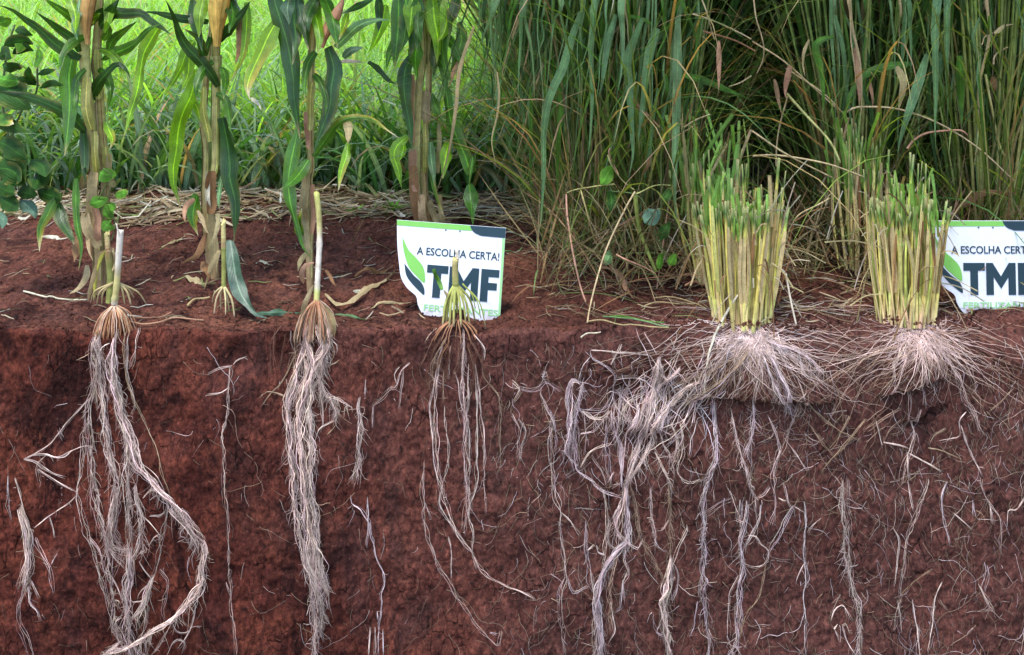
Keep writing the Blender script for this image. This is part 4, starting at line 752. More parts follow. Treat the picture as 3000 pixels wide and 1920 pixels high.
# second from the left
a = maize('second standing maize plant, with a fat golden ear', (625, 832), 2.72)
s = 'M1 1735,1060 1725,800 1700,520 1690,250 U1 1735,1330 1735,1000 1740,700 1745,450 1740,300'; stalk_part(s, 64, 2.74, SG, a, (.14, .3, .46, .62, .8), extra=top_of(s, 2.74, 1.4))
ear('U1 1752,375 1758,240 1770,90 1795,-120 1820,-330', 140, 2.70, (.58, .38, .09), a)
for sp in ["U1 1760,700 1700,600 1600,480 1500,380 1440,280 1400,150 1340,0|86|dk", "U1 1680,180 1560,165 1450,150 1250,105 1130,100|62|dk", "U1 1790,540 1820,660 1800,800|64|mg", "U1 1770,345 1830,260 1930,130 2010,10|74|dk", "U1 1990,20 1985,200 1960,450 1900,600 1860,660|62|yl",
           "U1 1940,150 1930,350 1900,520|60|brn", "U1 1790,950 1830,1150 1850,1350 M1 1850,200 1900,380 1905,560 1890,720|116|dk", "U1 1700,300 1640,450 1600,320 1480,230|70|dk", "M1 1790,170 1770,300 1770,450|34|gp", "U1 1560,0 1580,200 1620,420|90|dk", "U1 1640,-30 1610,150 1590,310|92|br", "U1 1840,-30 1880,130 1850,270|84|mg", "U1 1720,500 1640,560 1590,680 1580,820|62|mg", "U1 1740,760 1810,800 1850,920 1860,1060|60|mg"]:
    p, wd, k = sp.split('|'); leaf_px(p, float(wd), (2.72, 2.64), k, a)
leaf_px('M1 1855,700 1880,850 1905,1000 1950,1140 2010,1240 2060,1305 2150,1345', 96, (2.60, 2.43), 'bl', a, (.2, .9))
for sp in ["M1 1700,140 1690,300 1700,480|96|brn", "M1 1700,480 1720,680 1740,900|70|dry", "U1 1640,700 1640,900 1680,1150|60|sg", "M1 1670,150 1670,300 1690,440|40|wh"]:
    p, wd, k = sp.split('|'); sheath(p, float(wd), 2.71, k, a)
for sp in ["M1 1660,640 1640,720 1580,830 1450,895|50|brn", "M1 1770,780 1700,930 1640,1100|46|dry", "M1 1590,460 1640,560 1690,640|30|dry", "M1 1760,480 1740,650 1690,780|34|dry", "M1 1640,870 1660,960 1690,1010|56|brn", "M1 1570,370 1500,430 1490,560|40|pink"]:
    p, wd, k = sp.split('|'); leaf_px(p, float(wd), (2.68, 2.62), k, a)
canopy(a, -.72, .34, 1.05, 2.0, 7)
b = maize('maize plant just behind the golden-eared one, with bright hanging leaves', (600, 800), 2.86)
s = 'M1 1690,900 1660,600 1650,300 U1 1660,1250 1640,950 1660,650 1690,350 1720,0'; stalk_part(s, 50, 2.86, SG, b, (.2, .4, .6), extra=top_of(s, 2.86))
for sp in ["U1 1560,330 1500,420 1460,540 1400,660 1330,760|82|br", "U1 1530,400 1520,500 1510,600 1470,730|72|br", "U1 1580,560 1545,760 1480,900 1440,1040 1420,1200 1390,1350 1390,1500 M1 1400,290 1450,450|116|br", "M1 1590,330 1560,460 1555,570 1590,670|84|ym", "U1 1560,820 1600,900 1640,1000|50|yl"]:
    p, wd, k = sp.split('|'); leaf_px(p, float(wd), (2.82, 2.76), k, b)
canopy(b, -.75, .46, 1.0, 2.0, 6)
# third
a = maize('slender third standing maize plant with a pinkish ear and wide dark leaves', (905, 840), 2.66)
s = 'M2 575,1110 570,800 575,500 565,200 U2 580,1350 570,1050 580,750 585,450 610,200 640,0'; stalk_part(s, 52, 2.68, [(0, STB), (.15, STY), (.5, STY), (1, STG)], a, (.1, .22, .36, .52, .7, .85), extra=top_of(s, 2.68))
ear('U2 672,385 700,290 755,180 845,-10', 90, 2.64, (.44, .22, .12), a)
for sp in ["U2 270,-40 330,150 390,350 430,600 440,800 470,1000 490,1120|150|dk", "U2 480,1020 440,1200 400,1400 M2 395,280 415,420 470,600 520,750 590,830|92|mg", "U2 325,140 240,280 170,430 100,580 70,700 95,800|112|yl", "U2 95,790 140,830 185,890|26|wh",
           "U2 715,380 765,550 745,700 730,860 680,1000 620,1150 600,1260|112|dk", "U2 470,-20 500,150 550,300 570,400|125|dk", "U2 690,-20 760,150 790,390|115|mg", "U2 400,0 390,100 400,200|90|bl", "U2 1070,-10 960,50 880,90 820,115|52|dk", "U2 780,385 860,300 960,210 1100,160 1235,160|72|gp",
           "U2 840,470 900,410 1010,380|60|bl", "U2 800,500 900,495 1030,515|26|wh", "U2 600,1265 700,1120 780,1010 860,960 980,950 1080,970 1180,1040 1290,1110|52|ym", "U2 860,965 885,1060 880,1160|62|dry", "U2 880,1150 870,1250 820,1400 800,1540|62|yl",
           "U2 560,1290 470,1420 380,1500 M2 330,285|84|mg", "U2 880,100 850,200 810,320|50|yl", "M2 500,700 480,560 500,450|60|ym", "U2 620,-20 560,120 560,260|100|dk", "U2 560,-30 620,140 655,300 640,430|94|br", "U2 450,-30 440,150 460,330 440,520|104|dk", "U2 620,420 560,500 530,650 540,800|66|mg", "U2 600,600 660,660 700,800 690,940|56|mg"]:
    p, wd, k = sp.split('|'); leaf_px(p, float(wd), (2.66, 2.58), k, a)
for sp in ["M2 540,150 530,380 540,560|70|dry", "M2 590,250 600,450 590,640|46|pink", "U2 590,660 570,860 570,1050|62|sg", "M2 520,400 530,620 560,800|66|dry", "U2 540,900 545,1080 560,1200|40|pink"]:
    p, wd, k = sp.split('|'); sheath(p, float(wd), 2.655, k, a)
leaf_px('M2 560,800 500,860 470,960', 40, (2.62, 2.6), 'dry', a); leaf_px('M2 700,940 750,1010 790,1070', 26, (2.62, 2.6), 'brn', a)
canopy(a, -.52, .28, 1.05, 2.0, 8)
# fourth, behind the tilted sign
a = maize('maize plant with reddish dead sheaths behind the tilted sign', (1225, 740), 3.0)
s = 'M2 1450,900 1445,560 1430,200 U2 1430,1200 1440,950 1450,700 1480,400 1470,0'; stalk_part(s, 58, 3.0, SG, a, (.3, .5, .7), extra=top_of(s, 3.0))
for sp in ["U2 1285,-40 1285,200 1270,380 1250,570|124|mg", "U2 1400,450 1340,560 1330,720 1350,880 1380,1050 1390,1220|96|dk", "U2 1425,-30 1430,200 1440,430|125|mg", "U2 1130,-20 1130,150 1120,260|62|dk", "U2 1360,1100 1270,1180 1250,1260 1285,1360 1310,1530|74|br", "U2 1330,1150 1320,1230 1290,1300|50|br",
           "U2 1180,40 1150,200 1100,330 1040,430|92|br", "U2 1040,500 1120,560 1200,640 1285,685|40|dk", "U2 1350,150 1400,300 1380,480|70|dk", "U2 1340,-30 1352,120 1330,300 1300,430|112|mg", "U2 1460,-30 1440,180 1470,340|124|mg", "U2 1400,-30 1385,160 1370,300|118|br", "U2 1440,330 1420,480 1440,640|90|mg", "U2 1400,250 1300,300 1220,420 1190,560|70|mg"]:
    p, wd, k = sp.split('|'); leaf_px(p, float(wd), (2.98, 2.90), k, a)
for sp in ["U2 1390,600 1385,850 1400,1150|66|pink", "U2 1400,1200 1400,1350 1430,1540|74|pink", "M2 1400,100 1420,350 1440,560|84|brn", "M2 1470,330 1480,450 1480,570|70|dry"]:
    p, wd, k = sp.split('|'); sheath(p, float(wd), 2.97, k, a)
canopy(a, -.30, .6, 1.05, 2.0, 7)
b = maize('maize plant on the right behind the tilted sign, with a long leaf down to it', (1260, 735), 3.05)
s = 'M2 1560,880 1540,560 1500,300 U2 1490,1180 1520,900 1530,600 1530,300 1515,0'; stalk_part(s, 46, 3.04, [(0, STB), (.3, STY), (.7, STY*1.05), (1, STG)], b, (.3, .45, .6, .8), extra=top_of(s, 3.04))
for sp in ["U2 1640,-40 1640,200 1640,400 1665,560 1710,660|118|mg", "U2 1770,180 1795,320 1760,430 1700,600|80|mg", "U2 1665,700 1700,950 1755,1110 1820,1260 1870,1400 M2 1885,20 1850,280|92|mg", "M2 1855,250 1870,400 1885,580|92|mg", "U2 1720,380 1745,500 1720,620 1685,710|44|pink",
           "U2 1690,1150 1660,1300 1640,1450|84|br", "U2 1550,760 1620,950 1660,1020|52|mg", "U2 1600,250 1580,420 1570,620|80|dk", "U2 1760,-30 1720,100 1690,230|90|dk", "U2 1560,-30 1575,150 1605,340 1590,520|112|br", "U2 1700,-30 1680,130 1650,270 1600,340|112|br", "U2 1560,420 1640,520 1660,680 1640,820|76|mg", "U2 1540,300 1620,280 1730,360 1790,500 1810,640|70|mg", "M2 1540,20 1570,250 1650,520|34|ym", "U2 1540,1150 1550,1300 1580,1500|60|gp"]:
    p, wd, k = sp.split('|'); leaf_px(p, float(wd), (3.02, 2.94), k, b)
for sp in ["U2 1500,730 1500,860 1510,980|90|dry", "M2 1530,380 1560,480 1590,570|60|dry", "M2 1620,330 1630,450 1640,570|50|dry", "U2 1500,1000 1510,1200 1500,1400|54|sg", "U2 1610,1000 1610,1200 1600,1400|40|dry"]:
    p, wd, k = sp.split('|'); sheath(p, float(wd), 3.01, k, b)
canopy(b, -.22, .64, 1.05, 2.0, 7)
# a few maize plants further down the rows, beyond the meadow border, only their hanging leaves show
# ------------------------------------------------------------------ broad-leaved plant at the left edge
bp = thing('soybean_plant', 'dark broad-leaved bean plant at the far left edge', 'plant', at([(10, 740)], 2.75)[0]*np.array([1, 1, 0]))
for s in ['M1 -60,900 -20,400 60,200 U1 80,1200 20,800 60,400 120,200', 'M1 -60,900 40,420 200,290 330,250', 'M1 -40,850 -10,300 U1 150,950 290,750 300,560 310,380']:
    m = MB(); tube(m, smooth_path(at(T(s), 2.7), 40), .0028, (.10, .13, .05), 6); m.build('stem', M_STEM, bp)
for sp in ["U1 -40,700 60,720 250,880|200|dk", "U1 -30,1020 80,1010 210,1060|90|dk", "U1 -20,1150 80,1180 210,1290|150|dk", "M1 -40,120 80,130 190,250|190|dk", "M1 290,140 310,200 300,290|130|dk", "M1 140,330 210,310 290,345|95|dk", "M1 300,300 380,330 490,380|110|dk", "M1 -10,350 60,400 140,460|110|dk", "M1 160,370 230,440 290,520|80|bl",
           "U1 -40,200 20,180 70,140|80|mg", "U1 120,250 180,250 250,290|66|dk", "U1 30,370 150,330 270,350|80|dk", "U1 100,440 190,390 285,405|64|dk", "U1 290,690 220,640 130,640|56|dk", "U1 290,680 240,620 215,540|60|dk", "U1 300,600 370,580 460,560|40|dk", "U1 320,710 420,670 520,685|46|dk", "U1 20,520 60,540 170,540|80|dk", "U1 140,280 170,330 150,430|90|mg", "U1 310,390 315,470 300,560|44|mg",
           "U1 -20,460 40,430 100,470|90|dk", "U1 -20,620 60,650 160,660|90|mg", "U1 0,930 40,960 110,1000|90|ym", "M1 -30,480 10,530 30,600|60|bl", "M1 -40,250 40,290 120,330|100|dk", "U1 250,1290 320,1330 380,1420|110|dk", "U1 0,1420 90,1400 190,1450|130|dk"]:
    p, wd, k = sp.split('|'); leaf_px(p, float(wd), (2.68, 2.62), k, bp, mode='ovate', mat=M_BROAD, wav=.05)
# small weeds on the litter
for s, lab in (("M2 930,520", 'small bright green weed on the straw left of the tilted sign'), ("M2 1245,520", 'tiny green weed on the straw at the corner of the tilted sign')):
    p = T(s)[0]; D = float(ground_D(p[1])); g = at([p], D)[0]; g[2] = gz(g[0], g[1]); wt = thing('weed', lab, 'weed', g)
    for k in range(13):
        az = k*2.4; m = MB(); P, wp = blade_rows(g[None], np.array([az]), np.array([RNG.uniform(.3, .9)]), np.array([RNG.uniform(.4, 1.1)]), np.array([RNG.uniform(.03, .06)]), None, 7)
        ribbon(m, P[0], .014*wprof(8, 'ovate'), jit((.13, .30, .04), .15), 0, .2, .05, ref=(0, 0, -1)); m.build('leaf', M_BROAD, wt)

# ------------------------------------------------------------------ signs
def prism(name, poly, y0, y1, mat, parent, **props):
    n = len(poly); V = [(x, y0, z) for x, z in poly]+[(x, y1, z) for x, z in poly]
    F = [list(range(n))[::-1], list(range(n, 2*n))]+[[i, (i+1) % n, n+(i+1) % n, n+i] for i in range(n)]
    me = bpy.data.meshes.new(name); me.from_pydata(V, [], F); me.materials.append(mat)
    import bmesh
    bm = bmesh.new(); bm.from_mesh(me); bmesh.ops.recalc_face_normals(bm, faces=bm.faces); bm.to_mesh(me); bm.free(); me.update()
    o = bpy.data.objects.new(name, me); sc.collection.objects.link(o); o.parent = parent
    for k, v in props.items(): o[k] = v
    return o
def text_part(body, x0, x1, z0, z1, mat, parent, name, bold, y):
    cu = bpy.data.curves.new(name, 'FONT'); cu.body = body; cu.size = 1; cu.extrude = .01; cu.offset = bold; cu.resolution_u = 3
    tmp = bpy.data.objects.new(name, cu); sc.collection.objects.link(tmp)
    bpy.context.view_layer.update()
    me = bpy.data.meshes.new_from_object(tmp.evaluated_get(bpy.context.evaluated_depsgraph_get()))
    bpy.data.objects.remove(tmp); bpy.data.curves.remove(cu)
    n = len(me.vertices); co = np.empty(n*3, np.float32); me.vertices.foreach_get('co', co); co = co.reshape(-1, 3)
    mn, mx = co.min(0), co.max(0); u = (co-mn)/(mx-mn)
    out = np.stack([x0+u[:, 0]*(x1-x0), y-.0006+.0012*(1-u[:, 2]), z0+u[:, 1]*(z1-z0)], 1).astype(np.float32)
    me.vertices.foreach_set('co', out.ravel()); me.materials.clear(); me.materials.append(mat); me.update(); me.name = name
    o = bpy.data.objects.new(name, me); sc.collection.objects.link(o); o.parent = parent; return o
U = .000303
def sp(pts): return [((x-1195)*U, (1325-y)*U) for x, y in pts]     # layout read off the tilted sign
def make_sign(label, loc, rot):
    t = thing('sign', label, 'sign', loc, 'fertilizer signs'); t.rotation_euler = rot
    out = [(1195, 560), (2095, 560), (2095, 1325), (1555, 1325)]
    k = smooth_path(np.array([(1555, 1325), (1470, 1290), (1420, 1215), (1400, 1150), (1320, 1090), (1265, 1010), (1240, 900), (1215, 760), (1195, 560)]), 40)
    prism('panel', sp(out+[tuple(p) for p in k[1:-1]]), 0, .004, M_WHITE, t)
    c = smooth_path(np.array([(1800, 560), (1815, 590), (1845, 618), (1890, 634)]), 10)
    prism('top_band', sp([(1196, 561)]+[(1799, 561)]+[tuple(p) for p in c[1:4]]+[(1812, 603), (1200, 603)]), -.0008, -.0001, M_SGREEN, t)
    prism('corner_band', sp([(1803, 561), (2094, 561), (2094, 640), (1895, 637)]+[tuple(p) for p in c[::-1][1:-1]]), -.0012, -.0001, M_NAVY, t)
    prism('edge_band', sp([(2072, 644), (2094, 644), (2094, 1324), (2078, 1324)]), -.0008, -.0001, M_PALEG, t)
    text_part('A ESCOLHA CERTA!', 185*U, 862*U, (1325-822)*U, (1325-760)*U, M_NAVY, t, 'slogan', .012, -.0006)
    text_part('FERTILIZANTES', 275*U, 880*U, (1325-1256)*U, (1325-1206)*U, M_PALEG, t, 'name_line', .016, -.0006)
    X0 = 1475; y0, y1 = 895, 1150
    for poly in ([(0, 0), (178, 0), (178, 62), (121, 62), (121, 255), (57, 255), (57, 62), (0, 62)],
                 [(190, 0), (245, 0), (313, 108), (381, 0), (436, 0), (436, 255), (375, 255), (375, 112), (313, 205), (251, 112), (251, 255), (190, 255)],
                 [(456, 0), (606, 0), (606, 60), (519, 60), (519, 105), (592, 105), (592, 162), (519, 162), (519, 255), (456, 255)]):
        prism('letter', sp([(X0+x*.975, y0+y) for x, y in poly]), -.0013, -.0001, M_NAVY, t)
    g = smooth_path(np.array([(1252, 690), (1268, 790), (1320, 920), (1390, 990), (1458, 1040), (1462, 985), (1440, 915), (1380, 850), (1310, 790), (1252, 690)]), 44)[:-1]
    prism('leaf_emblem', sp([tuple(p) for p in g]), -.0010, -.0001, M_SGREEN, t)
    g = smooth_path(np.array([(1285, 900), (1305, 985), (1350, 1045), (1425, 1110), (1465, 1135), (1462, 1085), (1430, 1035), (1365, 985), (1285, 900)]), 40)[:-1]
    prism('leaf_emblem', sp([tuple(p) for p in g]), -.0010, -.0001, M_NAVY, t)
    for x, y in ((1605, 612), (1722, 612), (1710, 1300), (1840, 1300)):
        cc = np.array([[x+7*math.cos(q), y+7*math.sin(q)] for q in np.arange(8)*math.pi/4]); prism('rivet', sp([tuple(p) for p in cc]), -.0012, -.0001, M_SCREW, t)
    return t
p = at(px_of('M2 1225,1300'), 2.52)[0]
make_sign('tilted white sign with green and navy lettering behind the short prop-rooted stalk', (p[0]-.004, p[1], p[2]-.004), (math.radians(-8), math.radians(3.2), math.radians(-4)))
p = at(px_of('M4 1440,1318'), 2.50)[0]
make_sign('upright white sign at the right edge, partly behind the right grass stump', (p[0], p[1], p[2]), (math.radians(-3), math.radians(.3), math.radians(1)))

# ------------------------------------------------------------------ cut grass stumps with root fans
def grass_stump(label, cx, base_y, hb, ht, top_y, D, n, lean=0, fan=None, group='cut grass stumps', tall=.12, hgt=1.0, cutleaf=44, left_lean=0):
    c = at([(cx, base_y)], D)[0]; t = thing('grass_stump', label, 'grass stump', c, group); k = MPX*D/CAMD
    H = (base_y-top_y)*k
    for i in range(n):
        a = RNG.uniform(0, 2*math.pi); r = math.sqrt(RNG.random()); bx, by = r*math.cos(a), r*math.sin(a)
        h = H*RNG.uniform(.93, 1.02)*(1+(RNG.random() < tall)*RNG.uniform(.08, .42))
        b = c+np.array([bx*hb*k, by*hb*k*.55, -.012]); tx = bx+RNG.normal(0, .16)
        e = c+np.array([tx*ht*k+lean*k, by*ht*k*.5, h]); mid = (b+e)/2+np.array([RNG.normal(0, .007), RNG.normal(0, .006), 0])+np.array([(tx-bx)*-4*k, 0, 0])
        P = smooth_path(np.array([b, mid, e]), 12); w_ = .0017+.0025*RNG.random()+.0012*(RNG.random() < .15)
        base = (np.array([.58, .45, .25]), np.array([.58, .37, .27]), np.array([.46, .35, .20]), np.array([.44, .44, .18]))[RNG.choice(4, p=[.36, .2, .24, .2])]
        midc = (np.array([.58, .52, .13]), np.array([.56, .44, .18]), np.array([.40, .48, .10]))[RNG.choice(3, p=[.45, .3, .25])]
        tc = jit((.10, .19, .045), .35)
        base, midc = base*1.2, midc*1.25
        C = grad([(0, jit(base, .2)), (.35, jit(midc, .15)), (.80, jit(midc, .2)), (.88, tc), (.97, tc*.8), (1, (.26, .27, .11))], 12)
        m = MB(); tube(m, P, w_*np.linspace(1.25, .8, 12), C, 7, jag=.002); s = m.build('stem', M_STEM, t)
        if RNG.random() < .75:   # a loose sheath on the stem
            m = MB(); Q = P[3:10]+np.array([RNG.normal(0, .002), -w_*1.1, 0]); ribbon(m, Q, w_*2.3*wprof(7, 'x'), jit((TAN*1.2, (.66, .62, .22), (.60, .50, .26), BRN*1.3)[RNG.choice(4, p=[.3, .3, .3, .1])], .2), RNG.uniform(-.6, .6), -.5, .05); m.build('sheath', M_DRY, s)
    for i in range(cutleaf):
        a = RNG.uniform(0, 2*math.pi); r = math.sqrt(RNG.random()); p0 = c+np.array([r*math.cos(a)*ht*.92*k+lean*k, r*math.sin(a)*ht*.5*k, H*RNG.uniform(.62, .88)])
        L = RNG.uniform(.03, .15)*hgt; dx = RNG.normal(0, .16)
        P = smooth_path(np.array([p0, p0+np.array([dx*L*.4, RNG.normal(0, .1)*L, L*.5]), p0+np.array([dx*L, RNG.normal(0, .2)*L, L])]), 7)
        cc = jit((.26, .46, .10), .3) if RNG.random() < .75 else jit(TAN, .2)
        m = MB(); ribbon(m, P, RNG.uniform(.004, .010), cc, RNG.uniform(-.8, .8), .5, 0, 3); m.build('cut_leaf', M_GRASS, t)
    for i in range(48):   # ragged dead shreds
        a = RNG.uniform(0, 2*math.pi); p0 = c+np.array([math.cos(a)*ht*.9*k+lean*k, math.sin(a)*ht*.5*k, H*RNG.uniform(.2, .95)]); L = RNG.uniform(.04, .14)
        d = np.array([math.cos(a)*.6+RNG.normal(0, .3), -.2, RNG.normal(-.2, .7)])*L
        P = smooth_path(np.array([p0, p0+d*.5+np.array([0, 0, .01]), p0+d]), 7); m = MB(); ribbon(m, P, RNG.uniform(.0015, .004), jit((TAN, WHT*.8, BRN)[RNG.integers(3)], .2), RNG.uniform(-1, 1), .2, .1, 3); m.build('shred', M_DRY, t)
    if fan:
        fx, fy, nf, L0, spread = fan; fm = MB(); fanc = np.array([1, 1, 1]) if fx < 2400 else np.array([1.0, .95, .92])
        for i in range(nf):
            a = RNG.uniform(-.22, math.pi+.22) if RNG.random() < .85 else math.pi/2+RNG.normal(0, spread)
            L = L0*(.12+1.1*RNG.random()**2.2)*(.72+1.0*abs(math.cos(a))); x0 = fx+RNG.normal(0, .45)*hb; y0_ = fy+RNG.uniform(-26, 26)
            m_ = 8; tt = np.linspace(0, 1, m_); aa = a+(math.pi/2-a)*.22*tt+.5*vnoise(tt*2.5, i, fx)
            q = np.array([x0, y0_])+np.cumsum(np.stack([np.cos(aa), np.sin(aa)*.85], 1)*L/m_, 0)
            cl = fanc*grad([(0, RLI*RNG.uniform(.7, 1.2)), (.5, (RW if RNG.random() < .7 else RT)*RNG.uniform(.5, 1.05)), (1, (RT if RNG.random() < .8 else RB)*RNG.uniform(.6, 1.1))], int(np.clip(L/8, 6, 60)))
            nn = len(cl); q = smooth_path(q, nn)+np.stack([2.4*fbm(np.arange(nn)/4, i, fx, 3), 2.2*fbm(np.arange(nn)/4, i, 50+fx, 3)], 1)
            P = face_pts(q, .003+.012*RNG.random()**2*np.sin(np.linspace(0, math.pi, nn)))
            big = i < 80; mm = MB() if big else fm
            tube(mm, P, (RNG.uniform(1.0, 2.4) if big else RNG.uniform(.7, 1.6))*MPX*.5*np.linspace(1.1, .5, nn), cl, 5 if big else 3)
            if big: mm.build('root', M_ROOT, t)
        fm.build('fine_roots', M_ROOT, t, kind='stuff')
    return t
ga = grass_stump('left cut grass stump at the pit edge over a white fan of roots', 2172, 952, 82, 128, 600, 2.465, 118, 0, (2205, 990, 520, 235, .8))
gb = grass_stump('right cut grass stump beside the upright sign, over a fan of pinkish roots', 2652, 932, 86, 112, 592, 2.46, 110, -4, (2705, 985, 430, 235, .9))
root_set(gb, [("L4 1300,300 1300,380 1290,560 1260,720 1240,880 1240,1000", 6, 2), ("L4 1320,300 1330,480 1360,640 1360,850", 6, 2), ("L4 1480,300 1560,440 1640,620 1720,780 1790,950 1830,1075", 6, 2), ("L4 1500,360 1600,500 1750,800 1900,1120", 5, 2),
              ("L4 1220,300 1080,430 1060,560 980,770", 6, 2), ("L4 1200,380 1140,520 1060,680 1040,750", 4, 1), ("L4 1320,870 1290,1060 1250,1250 1200,1380 1170,1540", 5, 2), ("L4 1250,1300 1400,1380 1530,1450", 4, 1), ("L4 1700,1040 1780,1270 1880,1480", 6, 1), ("L4 1150,870 1000,950 820,1050", 8, 2, RT),
              ("L4 1020,1190 1150,1220 1240,1250", 4, 1), ("L4 1420,1250 1540,1270 1700,1340", 2.5, 1, RT), ("L4 950,1000 1010,1240", 4, 1), ("L4 1570,1070 1480,1130 1430,1220", 2.5, 1, RT), ("L4 1180,1000 1080,1080 1030,1170", 2.5, 1, RT), ("L4 1280,1000 1180,1110 1080,1130", 2.5, 1, RT), ("L4 1740,920 1690,990 1690,1120 1620,1150 1520,1190", 4, 1),
              ("L4 1110,320 900,400 700,500 480,590", 4, 2, RT), ("L4 1500,260 1620,290 1720,320", 5, 2, RO), ("L4 1450,220 1640,260 1820,240", 5, 2, RO), ("L4 1240,1290 1240,1420 1250,1540", 4, 1), ("L4 2150,880 2110,960 2120,1040", 2.5, 1, RT), ("L4 1800,780 1900,880", 2.5, 1, RT), ("L4 2170,720 1950,910", 2.5, 1, RT)], RW, .05, 22)
root_set(ga, [("L4 300,790 400,890 560,1030 700,1110 820,1160", 5, 1, RT), ("L4 850,970 700,1140 560,1300 450,1440", 5, 1, RT), ("L4 690,920 620,1060 510,1220", 5, 2, RT), ("L4 330,980 480,1200 620,1370", 4, 1, RT), ("L4 130,1130 250,1290 330,1420", 4, 1), ("L4 310,760 220,920 130,1100 80,1240 20,1440", 6, 2),
              ("L4 560,650 600,720 640,1000", 4, 1, RT), ("L4 220,580 270,700 280,790", 4, 1), ("L3 2150,560 2110,700 2120,850", 5, 2), ("L3 2000,560 1960,680", 3, 1), ("L3 2100,330 1900,450 1700,540 1450,690 1290,800", 6, 3, RT), ("L3 2080,360 1850,560 1650,700 1500,860", 5, 3, RT), ("L3 2200,400 2260,560 L4 60,700 150,830", 9, 5, RLI),
              ("L4 20,300 200,350 350,430 430,520", 7, 4, RLI), ("L4 0,400 60,520 120,660 170,860", 9, 6, RLI)], RW, .07, 24)
grass_stump('taller cut grass tuft behind the left stump', 2090, 815, 60, 105, 540, 2.74, 24, 0, None, 'cut grass stumps', .75, 1.6, 40)
grass_stump('taller cut grass tuft behind the right stump', 2515, 815, 60, 95, 480, 2.76, 28, -4, None, 'cut grass stumps', .5, 1.5, 30)

# ------------------------------------------------------------------ tall uncut grass
G_TG = 'tall grass clumps'
def clump(label, px, D, n_stem, n_blade, H=2.1, spread=.20, az0=None, fine=260):
    g = at([(px, 0)], D)[0]; g[2] = float(gz(g[0], g[1])); t = thing('grass_clump', label, 'grass clump', g, G_TG)
    for i in range(n_stem):
        a = RNG.uniform(0, 6.283); r = .09*math.sqrt(RNG.random()); b = g+np.array([r*math.cos(a), r*math.sin(a), -.01])
        L = H*RNG.uniform(.6, 1.0); P, _ = blade_rows(b[None], np.array([a]), np.array([RNG.uniform(.02, spread)]), np.array([RNG.uniform(.0, .35)]), np.array([L]), None, 14)
        c0 = jit((.38, .36, .13), .3); c1 = jit((.16, .27, .055), .35)
        m = MB(); tube(m, P[0], RNG.uniform(.0026, .0046)*np.linspace(1.1, .6, 15), grad([(0, c0), (.35, (c0+c1)/2), (.6, c1), (1, c1)], 15), 6); m.build('stem', M_STEM, t)
    for i in range(n_blade):
        a = RNG.uniform(0, 6.283); r = .08*math.sqrt(RNG.random()); z = H*RNG.random()**.8*.75
        b = g+np.array([math.cos(a)*(r+z*.12), math.sin(a)*(r+z*.12), z])
        k = RNG.random(); col = jit((.06, .14, .03), .35) if k < .5 else (jit((.10, .20, .07), .3) if k < .78 else (jit(TAN, .3)*.8 if k < .9 else jit(PINK, .3)*.75))
        L = RNG.uniform(.5, 1.05); P, _ = blade_rows(b[None], np.array([a]), np.array([RNG.uniform(.08, .45)]), np.array([RNG.uniform(.7, 2.6)]), np.array([L]), None, 14)
        m = MB(); ribbon(m, P[0], RNG.uniform(.006, .020)*wprof(15, 'tip'), col, RNG.uniform(-.5, .5), .25, .03, 3, ref=(math.cos(a), math.sin(a), .8)); m.build('blade', M_GRASS if k < .78 else M_DRY, t)
    m = MB(); a = RNG.uniform(0, 6.283, fine); r = .13*np.sqrt(RNG.random(fine)); b = np.stack([g[0]+r*np.cos(a), g[1]+r*np.sin(a), np.full(fine, g[2]-.01)], 1)
    k = RNG.random(fine); col = np.where((k < .66)[:, None], jit((.12, .20, .045), .4, fine), jit(TAN*.8, .4, fine))
    blade_mass(m, b, a+RNG.normal(0, .5, fine), RNG.uniform(.02, .6, fine), RNG.uniform(.2, 1.6, fine), RNG.uniform(.25, 1.1, fine), RNG.uniform(.003, .008, fine), col, 7)
    m.build('thin_blades', M_GRASS, t, kind='stuff')
    return t
C1 = clump('tall grass clump just right of the tilted sign, leaves hanging to the bare soil', 1720, 3.05, 40, 60, 2.0, .16)
C2 = clump('tall grass clump directly behind the left cut stump', 1930, 3.0, 44, 50, 2.1, .16)
C3 = clump('tall grass clump behind the right cut stump, beside the dark hollow', 2500, 3.05, 46, 44, 2.1, .34)
C4 = clump('tall grass clump behind the upright sign at the right edge', 2890, 2.95, 60, 60, 2.1, .24)
C5 = clump('tall grass clump farther back in the middle, left of the hollow', 1790, 3.5, 44, 50, 2.2, .24)
C6 = clump('tall grass clump at the back of the dark hollow', 2270, 5.6, 30, 50, 2.6, .3)
